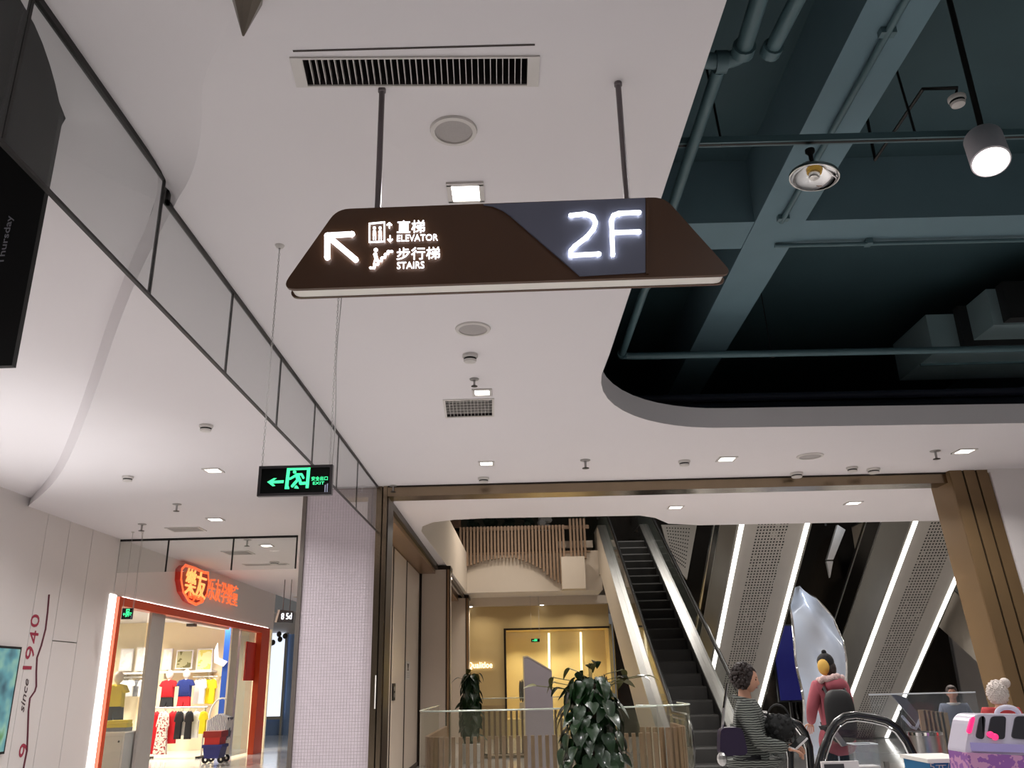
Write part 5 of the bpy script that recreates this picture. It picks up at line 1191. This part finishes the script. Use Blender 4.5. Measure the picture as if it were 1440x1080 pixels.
K_, Kf, KR, Ks = person('person in pink coat with pale fur hood and black and yellow hat, from behind', pk.x, 10.3, pk.z / .985, .25, pose, SKIN, beanie,
    [('coat', COATK, COATE, coat_grow(.98), PINK), ('trousers', TRK, TRE, TRG, DKCL)] + shoes())
FUR = mat('pale_fur', (206, 176, 172), 0.95, vary=.2, scale=60, bump=.6, bscale=90)
fb = MB(); rng = random.Random(9)
for i in range(46):
    a = 2 * PI * i / 46; fb.ball(Kf((.135 * math.cos(a), -.03 + .115 * math.sin(a), 1.43 - .03 * math.sin(a) + rng.uniform(-.012, .012))), .036 * Ks, 7, 5)
part(K_, 'fur_collar', fb, FUR, 60)
part(K_, 'hood', MB().ball(Kf((0, -.13, 1.38)), (.12 * Ks, .06 * Ks, .09 * Ks), 14, 10), PINK, 60)
bp = Kf((-.08, -.25, 1.06)); t = thing('backpack', 'black backpack on the pink coat', 'bag', bp)
SQ = lambda d: 1 / (abs(d.x) ** 3.2 + abs(d.y) ** 3.2 + abs(d.z) ** 3.2) ** (1 / 3.2)
part(t, 'pouch', MB().ball(bp, (.16, .10, .28), 20, 16, None, SQ), mat('backpack_black', (18, 17, 18), 0.7), 70)
part(t, 'pocket', MB().ball(bp + Vector((0, -.09, -.10)), (.12, .05, .10), 16, 12, None, SQ), mat('backpack_black', (18, 17, 18), 0.7), 70)
for dx in (-.10, .12): part(t, 'strap', MB().tube([bp + Vector((dx, .02, .2)), bp + Vector((dx, .12, .30)), bp + Vector((dx, .2, .26))], .016, 6), BLACK)

# far person in a blue-grey jacket
fp = on_y(1337, 967, 11.6)
pose = mk(None, hem=(0, 0, .82), wrl=(-.14, .26, 1.0), wrr=(.14, .26, 1.0), ell=(-.24, .04, 1.10), elr=(.24, .04, 1.10))
def shorth(hc, s, R):
    return [('hair', MB().ball(hc + R @ Vector((0, -.018 * s, .035 * s)), (.088 * s, .096 * s, .10 * s), 18, 12, R).ball(hc + R @ Vector((0, .05 * s, .092 * s)), (.062 * s, .045 * s, .03 * s), 10, 8, R), HAIRB)]
F_, Ff, FR, Fs = person('person in blue-grey jacket with short dark hair behind the acrylic sheet', fp.x, 11.6, fp.z / .985, PI - .35, pose, mat('skin_tan', (150, 104, 84), 0.6, vary=.05), shorth,
    [('jacket', COATK, COATE, coat_grow(1.02), mat('bluegrey_jacket', (70, 76, 92), 0.85, vary=.1)), ('trousers', TRK, TRE, TRG, DKCL)] + shoes())
part(F_, 'collar', MB().tube([Ff((.09 * math.cos(a), .085 * math.sin(a), 1.425)) for a in [2 * PI * i / 12 for i in range(12)]], .022 * Fs, 6, closed=True), mat('collar_pale', (150, 150, 150), 0.8), 60)
# person with a fluffy white bobble hat beside the jamb
hp = on_y(1400, 962, 9.0)
pose = mk(None, hem=(0, 0, .6))
def fluffy(hc, s, R):
    rng = random.Random(12); mb = MB().ball(hc + Vector((0, 0, .01 * s)), (.118 * s, .125 * s, .15 * s), 18, 14)
    for i in range(260):
        a, z = rng.uniform(0, 2 * PI), rng.uniform(-.8, 1); r = math.sqrt(1 - z * z); mb.ball(hc + Vector((.116 * s * r * math.cos(a), .123 * s * r * math.sin(a), .01 * s + .148 * s * z)), .012 * s, 5, 4)
    pm = MB().ball(hc + Vector((.10 * s, -.03 * s, .125 * s)), .062 * s, 12, 9)
    return [('hat', mb, mat('white_fluff', (226, 214, 206), 0.95, vary=.08, scale=40, bump=.6, bscale=90)), ('bobble', pm, mat('white_fluff', (226, 214, 206), 0.95))]
H_, Hf, HR, Hs = person('person in a red coat with a fluffy white bobble hat beside the raked jamb', hp.x, 9.0, hp.z / 1.0, -.5, pose, SKIN, fluffy,
    [('coat', COATK, COATE, coat_grow(1.0), mat('red_coat_cloth', (186, 60, 62), 0.85, vary=.1)), ('trousers', TRK, TRE, TRG, DKCL)] + shoes())

# ------------------------------------------------------------------ escalator heads, screens and stalls at the lower right
def newel(label, pts, y, gw):
    P_ = [on_y(px, py, y) for px, py in pts]; P_ = [P_[0]] + P_[1:-1] + [P_[-1], Vector((P_[-1].x + .02, y, .25))]
    t = thing('escalator_handrail', label, 'handrail', (P_[-1].x, y, 0))
    part(t, 'handrail', MB().tube(P_, .036, 8), RUBBER, 60)
    c = Vector((P_[0].x, y, .3)); ins = [p + (Vector((P_[0].x + .1, y, p.z - .25)) - p).normalized() * .055 for p in P_]
    part(t, 'handrail_guide', MB().tube(ins, .014, 6), CHROME, 60)
    poly = [(p.x, p.z) for p in ins] + [(P_[0].x, .25)]
    part(t, 'glass_panel', MB().prism(poly, XZ(y), -.006, .006), glass_mat('newel_glass_' + str(int(y * 10)), (70, 74, 68), .8))
    part(t, 'base_panel', MB().box((P_[0].x, y - .06, 0), (P_[-1].x, y + .06, .26)), SILVER)
newel('near escalator handrail curving down right of the striped jacket', [(1062, 1005), (1083, 1015), (1093, 1018), (1102, 1027), (1109, 1042), (1112, 1060), (1112, 1085)], 9.75, 0)
newel('farther escalator handrail curving down in front of the perforated soffit', [(1060, 1002), (1082, 1008), (1112, 1013), (1124, 1019), (1133, 1031), (1139, 1050), (1142, 1085)], 10.25, 0)
P_ = [on_y(px, py, 9.0) for px, py in [(1148, 1085), (1156, 1056), (1166, 1030), (1176, 1015), (1188, 1007), (1204, 1005), (1226, 1008), (1246, 1013), (1262, 1023), (1275, 1040), (1285, 1060), (1293, 1085)]]
t = thing('escalator_handrail', 'arched black escalator handrail in front of the pink coat', 'handrail', (P_[0].x, 9.0, 0))
full = [Vector((P_[0].x - .05, 9, .25))] + P_ + [Vector((P_[-1].x + .05, 9, .25))]
part(t, 'handrail', MB().tube(full, .034, 8), RUBBER, 60)
cc = Vector((P_[5].x, 9.0, .4)); part(t, 'handrail_guide', MB().tube([p + (cc - p).normalized() * .052 for p in full], .013, 6), CHROME, 60)
part(t, 'glass_panel', MB().prism([(p.x, p.z) for p in [q + (cc - q).normalized() * .05 for q in full]], XZ(9.0), -.006, .006), glass_mat('newel_glass_arch', (60, 62, 58), .86))
part(t, 'base_panel', MB().box((full[0].x, 8.94, 0), (full[-1].x, 9.06, .26)), SILVER)
part(t, 'inner_post', MB().prism([(on_y(1170, 1030, 9.02).x, on_y(1170, 1030, 9.02).z), (on_y(1177, 1028, 9.02).x, on_y(1177, 1028, 9.02).z), (on_y(1192, 1048, 9.02).x, on_y(1192, 1048, 9.02).z), (on_y(1185, 1050, 9.02).x, on_y(1185, 1050, 9.02).z)], XZ(9.02), 0, .05), SILVER)
# dark mirrored cladding behind the perforated soffits, wavy mirror with its pale reflection painted, blue lit screen
struct('wall_escalator_core', MB().box((2.7, 25.6, 0), (12.4, 25.85, 9.4)), DARKST)
t = thing('mirror_panel', 'wavy mirror panel with painted pale blue reflection behind the pink coat between the escalators', 'mirror', (5.9, 18.6, 0))
my = 18.6; cr_ = [on_y(px, py, my) for px, py in [(1100, 1010), (1094, 935), (1104, 880), (1118, 826), (1148, 842), (1172, 868), (1184, 900), (1190, 945), (1194, 1010)]]
mm = MB(); nx, nz = 26, 40; zs = [p.z for p in cr_]
z0, z1 = 0.0, cr_[3].z
def xlim(z):
    L_ = sorted([(p.z, p.x) for p in cr_[:4]]); R_2 = sorted([(p.z, p.x) for p in cr_[3:]])
    return np.interp(z, [a for a, _ in L_], [b for _, b in L_]), np.interp(z, [a for a, _ in R_2], [b for _, b in R_2])
for j in range(nz + 1):
    z = z0 + (z1 - z0) * j / nz; xa, xb = xlim(z); xa = max(xa, 5.76); xb = max(xb, xa + .02)
    for i in range(nx + 1):
        f = i / nx; x = xa + (xb - xa) * f
        mm.v.append(Vector((x, my - .35 * math.sin(PI * f) + .07 * math.sin(4 * z + 3 * f) + .04 * math.sin(9 * f + 5 * z), z)))
for j in range(nz):
    for i in range(nx): q = j * (nx + 1) + i; mm.f.append((q, q + 1, q + nx + 2, q + nx + 1))
part(t, 'sheet', mm, mat('mirror_painted_reflection', (222, 230, 246), 0.14, 0.12, vary=.05, scale=2), 80)  # base colour carries the bluish reflection, the sheet hardly mirrors
ed = [mm.v[j * (nx + 1)] for j in range(nz + 1)]; ed2 = [mm.v[j * (nx + 1) + nx] for j in range(nz + 1)]
part(t, 'edge_frame', MB().tube(ed, .03, 6).tube(ed2, .03, 6), CHROME, 60)
lamp('SPOT', (6.3, 15.6, 5.2), 750, (0.82, 0.9, 1), 0.25, (math.radians(44), 0, 0), spot=1.0)  # added spot without a fixture, only brightens the mirror sheet
a, b = on_y(1098, 985, 20.5), on_y(1122, 880, 20.5)
t = thing('blue_screen', 'dim blue lit screen behind the left perforated soffit', 'screen', (a.x, 20.5, a.z))
part(t, 'picture', MB().box((a.x, 20.5, a.z), (b.x + .1, 20.53, b.z)), mat('blue_glow', (10, 12, 60), 0.4, vary=.5, scale=3, emit=.35, ecol=(16, 18, 110))); part(t, 'bezel', MB().box((a.x - .04, 20.53, a.z - .04), (b.x + .14, 20.58, b.z + .04)), BLACK); part(t, 'stand', MB().box((a.x + .2, 20.53, 0), (a.x + .26, 20.58, a.z)), DARK)
a, b = on_y(1163, 800, 17), on_y(1194, 738, 17)
t = thing('escalator_corner_panel', 'bright folded steel panel high between the two perforated soffits', 'panel', (a.x, 17, a.z))
pz = [on_y(px, py, 17) for px, py in [(1163, 787), (1172, 787), (1189, 745), (1178, 738)]]
part(t, 'face', MB().prism([(p.x, p.z) for p in pz], XZ(17), 0, .1), SILVER); pz = [on_y(px, py, 17) for px, py in [(1163, 789), (1172, 789), (1168, 812)]]
part(t, 'tip', MB().prism([(p.x, p.z) for p in pz], XZ(17), .02, .1), SILVER)
part(t, 'hanger', MB().tube([(pz[0].x + .1, 17.06, on_y(1178, 738, 17).z), (pz[0].x + .15, 17.06, 9.5)], .02, 6), DARK)
pq = [on_y(px, py, 25.5) for px, py in [(930, 738), (980, 738), (966, 815), (945, 790)]]
t = thing('far_soffit_panel', 'grey perforated panel standing in for a far escalator soffit behind the step escalator', 'panel', pq[3])  # flat stand-in for the soffit of an upper escalator
part(t, 'sheet', MB().prism([(p.x, p.z) for p in pq], XZ(25.5), 0, .09), SOFFIT)
hm = MB()
for i in range(9):
    for j in range(11):
        u, v = .14 + .082 * i, .08 + .075 * j; p = pq[0].lerp(pq[1], u).lerp(pq[3].lerp(pq[2], u), v); hm.disc(p.x, p.z, .022, XZ(25.495), 0, .004, 6)
part(t, 'perforations', hm, BLACK, None, 'stuff')
# acrylic sheets, bin, counter, child ride
a, b = on_y(1222, 977, 9.9), on_y(1372, 975, 9.9)
t = thing('acrylic_screen', 'clear acrylic screen standing above the bin', 'screen', (a.x, 9.9, 0))
part(t, 'pane', MB().box((a.x, 9.9, .6), (b.x, 9.908, a.z)), G_ACRYL); part(t, 'top_edge', MB().box((a.x, 9.895, a.z - .006), (b.x, 9.913, a.z + .008)), mat('acrylic_edge', (214, 220, 224), 0.3)); part(t, 'post', MB().box((a.x + .05, 9.89, 0), (a.x + .10, 9.92, .62)).box((b.x - .10, 9.89, 0), (b.x - .05, 9.92, .62)), SILVER)
a, b = on_y(1295, 1062, 9.3), on_y(1337, 1030, 9.3)
t = thing('litter_bin', 'round stainless steel litter bin behind the blue counter', 'bin', ((a.x + b.x) / 2, 9.5, 0)); r_ = (b.x - a.x) / 2
part(t, 'body', MB().lathe([(0, 0), (r_, 0), (r_, b.z - .02), (r_ * .97, b.z - .02), (r_ * .97, .4)], ((a.x + b.x) / 2, 9.5, 0), 32), SILVER, 40); part(t, 'rim', MB().lathe([(r_ * .9, b.z - .03), (r_ * .9, b.z), (r_ * 1.02, b.z), (r_ * 1.02, b.z - .03)], ((a.x + b.x) / 2, 9.5, 0), 32), CHROME, 40); part(t, 'lid', MB().lathe([(r_ * .9, b.z - .01), (0, b.z - .05)], ((a.x + b.x) / 2, 9.5, 0), 32), DARK, 40)
for i in range(5):
    a, b = on_y(1299 + i * 6.2, 1032, 10.9), on_y(1302 + i * 6.2, 1000, 10.9)
ft = thing('slat_barrier', 'small tan slatted barrier behind the acrylic screen', 'barrier', (on_y(1312, 1030, 10.9).x, 10.9, 0))
for i in range(6):
    a, b = on_y(1298 + i * 6.2, 1034, 10.9), on_y(1301.5 + i * 6.2, 998 + i * .8, 10.9); part(ft, 'slat', MB().box((a.x, 10.9, 0), (b.x, 10.93, b.z)), mat('tan_slat', (104, 84, 60), 0.6))
part(ft, 'rail', MB().box((on_y(1298, 1030, 10.9).x, 10.93, .3), (on_y(1334, 1030, 10.9).x, 10.95, .36)), BRONZED)
a, b = on_y(1262, 1036, 11.2), on_y(1300, 980, 11.2)
t = thing('notice_board', 'dark leaning poster board with pale script left of the slatted barrier', 'poster', (a.x, 11.2, 0))
part(t, 'board', MB().prism([(a.x, a.z + .5), (a.x + .18, b.z), (b.x + .1, b.z - .5), (b.x - .02, a.z - .05)], XZ(11.2), 0, .03), mat('poster_dark', (40, 44, 62), 0.5)); part(t, 'script_line', MB().stroke([(a.x + .10, b.z - .22), (a.x + .19, b.z - .34), (a.x + .24, b.z - .36), (b.x - .10, a.z + .2)], .03, XZ(11.19), 0, .008), mat('poster_script', (150, 156, 176), 0.6)); part(t, 'leg', MB().tube([(a.x + .1, 11.22, a.z + .3), (a.x + .1, 11.3, 0)], .015, 6).tube([(b.x - .05, 11.22, a.z), (b.x - .05, 11.3, 0)], .015, 6), DARK)
a, b = on_y(1309, 1085, 7.6), on_y(1362, 1066, 7.6)
t = thing('counter', 'blue stall counter with white lettering left of the child ride', 'counter', (a.x, 7.6, 0))
part(t, 'body', MB().box((a.x, 7.6, 0), (b.x, 8.1, b.z - .03)), mat('stall_blue', (38, 116, 168), 0.4)); part(t, 'worktop', MB().box((a.x - .02, 7.58, b.z - .03), (b.x + .02, 8.12, b.z)), LIGHTBOX)
q = on_y(1330, 1077, 7.595); part(t, 'lettering', text_mb('5元/人', lambda u, v, d: (q.x + u, 7.598 - d, q.z + v), width=.26, height=.07, depth=.003), PLASTW)
a, b = on_y(1206, 1078, 8.2), on_y(1234, 1047, 8.2)
t = thing('acrylic_box', 'small clear acrylic box on a white stand in front of the arched handrail', 'box', ((a.x + b.x) / 2, 8.2, 0))
bx_ = MB(); x0, x1, z0, z1, yy = a.x, b.x, a.z, b.z, 8.2
bx_.box((x0, yy, z0), (x0 + .006, yy + .18, z1)).box((x1 - .006, yy, z0), (x1, yy + .18, z1)).box((x0, yy, z0), (x1, yy + .006, z1)).box((x0, yy + .174, z0), (x1, yy + .18, z1)); part(t, 'pane', bx_, G_ACRYL); part(t, 'rim', MB().box((x0 - .004, yy - .004, z1), (x1 + .004, yy + .006, z1 + .008)).box((x0 - .004, yy + .006, z1), (x0 + .008, yy + .184, z1 + .008)).box((x1 - .008, yy + .006, z1), (x1 + .004, yy + .184, z1 + .008)).box((x0, yy + .174, z1), (x1, yy + .184, z1 + .008)), mat('acrylic_edge', (214, 220, 224), 0.3)); part(t, 'stand', MB().box((x0, yy, 0), (x1, yy + .18, z0)), PLASTW)
a, b = on_y(1158, 1095, 8.0), on_y(1207, 1070, 8.0)
t = thing('notice', 'white framed notice stand at the bottom edge in front of the arched handrail', 'notice', (a.x, 8.0, 0))
part(t, 'frame', MB().box((a.x, 8.0, a.z), (b.x, 8.03, b.z)), WALLW); part(t, 'picture', MB().box((a.x + .02, 7.995, a.z + .01), (b.x - .13, 8.0, b.z - .02)), mat('notice_dark', (60, 60, 62), 0.5)); part(t, 'leg', MB().tube([((a.x + b.x) / 2, 8.02, a.z), ((a.x + b.x) / 2, 8.02, .02)], .02, 8).lathe([(.15, 0), (.15, .02), (.02, .03)], ((a.x + b.x) / 2, 8.02, 0), 16), SILVER)
RY = 7.0; RX = lambda px, py: (on_y(px, py, RY).x, on_y(px, py, RY).z)
t = thing('child_ride', 'white and lilac carriage child ride with dark windows and pink lights', 'ride', (RX(1410, 1080)[0], RY, 0))
body = rounded([RX(1356, 1062), RX(1366, 1004), RX(1500, 1006), RX(1500, 1062)], [.05, .08, .08, .05])
cab = part(t, 'cabin', MB().prism(body, XZ(RY), 0, .28), mat('ride_white', (214, 208, 224), 0.3, vary=.04))
for x0, x1 in [(1374, 1385), (1390, 1414), (1424, 1447)]:
    part(cab, 'window', MB().prism(rounded([RX(x0 - 3, 1038), RX(x0 + 3, 1007), RX(x1, 1007), RX(x1 - 2, 1040)], [.03] * 4), XZ(RY), -.012, 0), mat('ride_window', (56, 54, 60), 0.1, coat=.5))
part(t, 'handle', MB().tube([(RX(1427, 1003)[0] + .085 * math.cos(a), RY + .1, RX(1420, 1005)[1] + .05 * math.sin(a)) for a in [PI * i / 12 for i in range(13)]], .02, 8), mat('ride_white', (214, 208, 224), 0.3), 60)
PINKL = mat('pink_light', (230, 60, 130), 0.3, vary=.1, emit=.8, ecol=(255, 50, 120))
part(cab, 'pink_light', MB().prism(rounded([RX(1358, 1030), RX(1364, 1008), RX(1370, 1008), RX(1364, 1032)], [.02] * 4), XZ(RY), -.02, 0), PINKL)
for px, py in [(1392, 1033), (1398, 1036)]: part(cab, 'pink_light', MB().ball((RX(px, py)[0], RY - .01, RX(px, py)[1]), (.03, .012, .025), 12, 8), PINKL)
part(t, 'skirt_panel', MB().prism([RX(1358, 1058), RX(1500, 1066), RX(1500, 1100), RX(1364, 1100)], XZ(RY), -.02, .28), spot_mat('ride_floral', (150, 96, 170), (206, 150, 190), 16, .5, .4))
part(t, 'lilac_band', MB().prism([RX(1364, 1044), RX(1500, 1050), RX(1500, 1060), RX(1366, 1056)], XZ(RY), -.015, 0), mat('lilac', (176, 164, 220), 0.4))
part(t, 'base', MB().box((RX(1364, 1080)[0], RY + .05, 0), (RX(1500, 1080)[0], RY + .26, RX(1400, 1090)[1])), mat('ride_base', (120, 80, 150), 0.4))
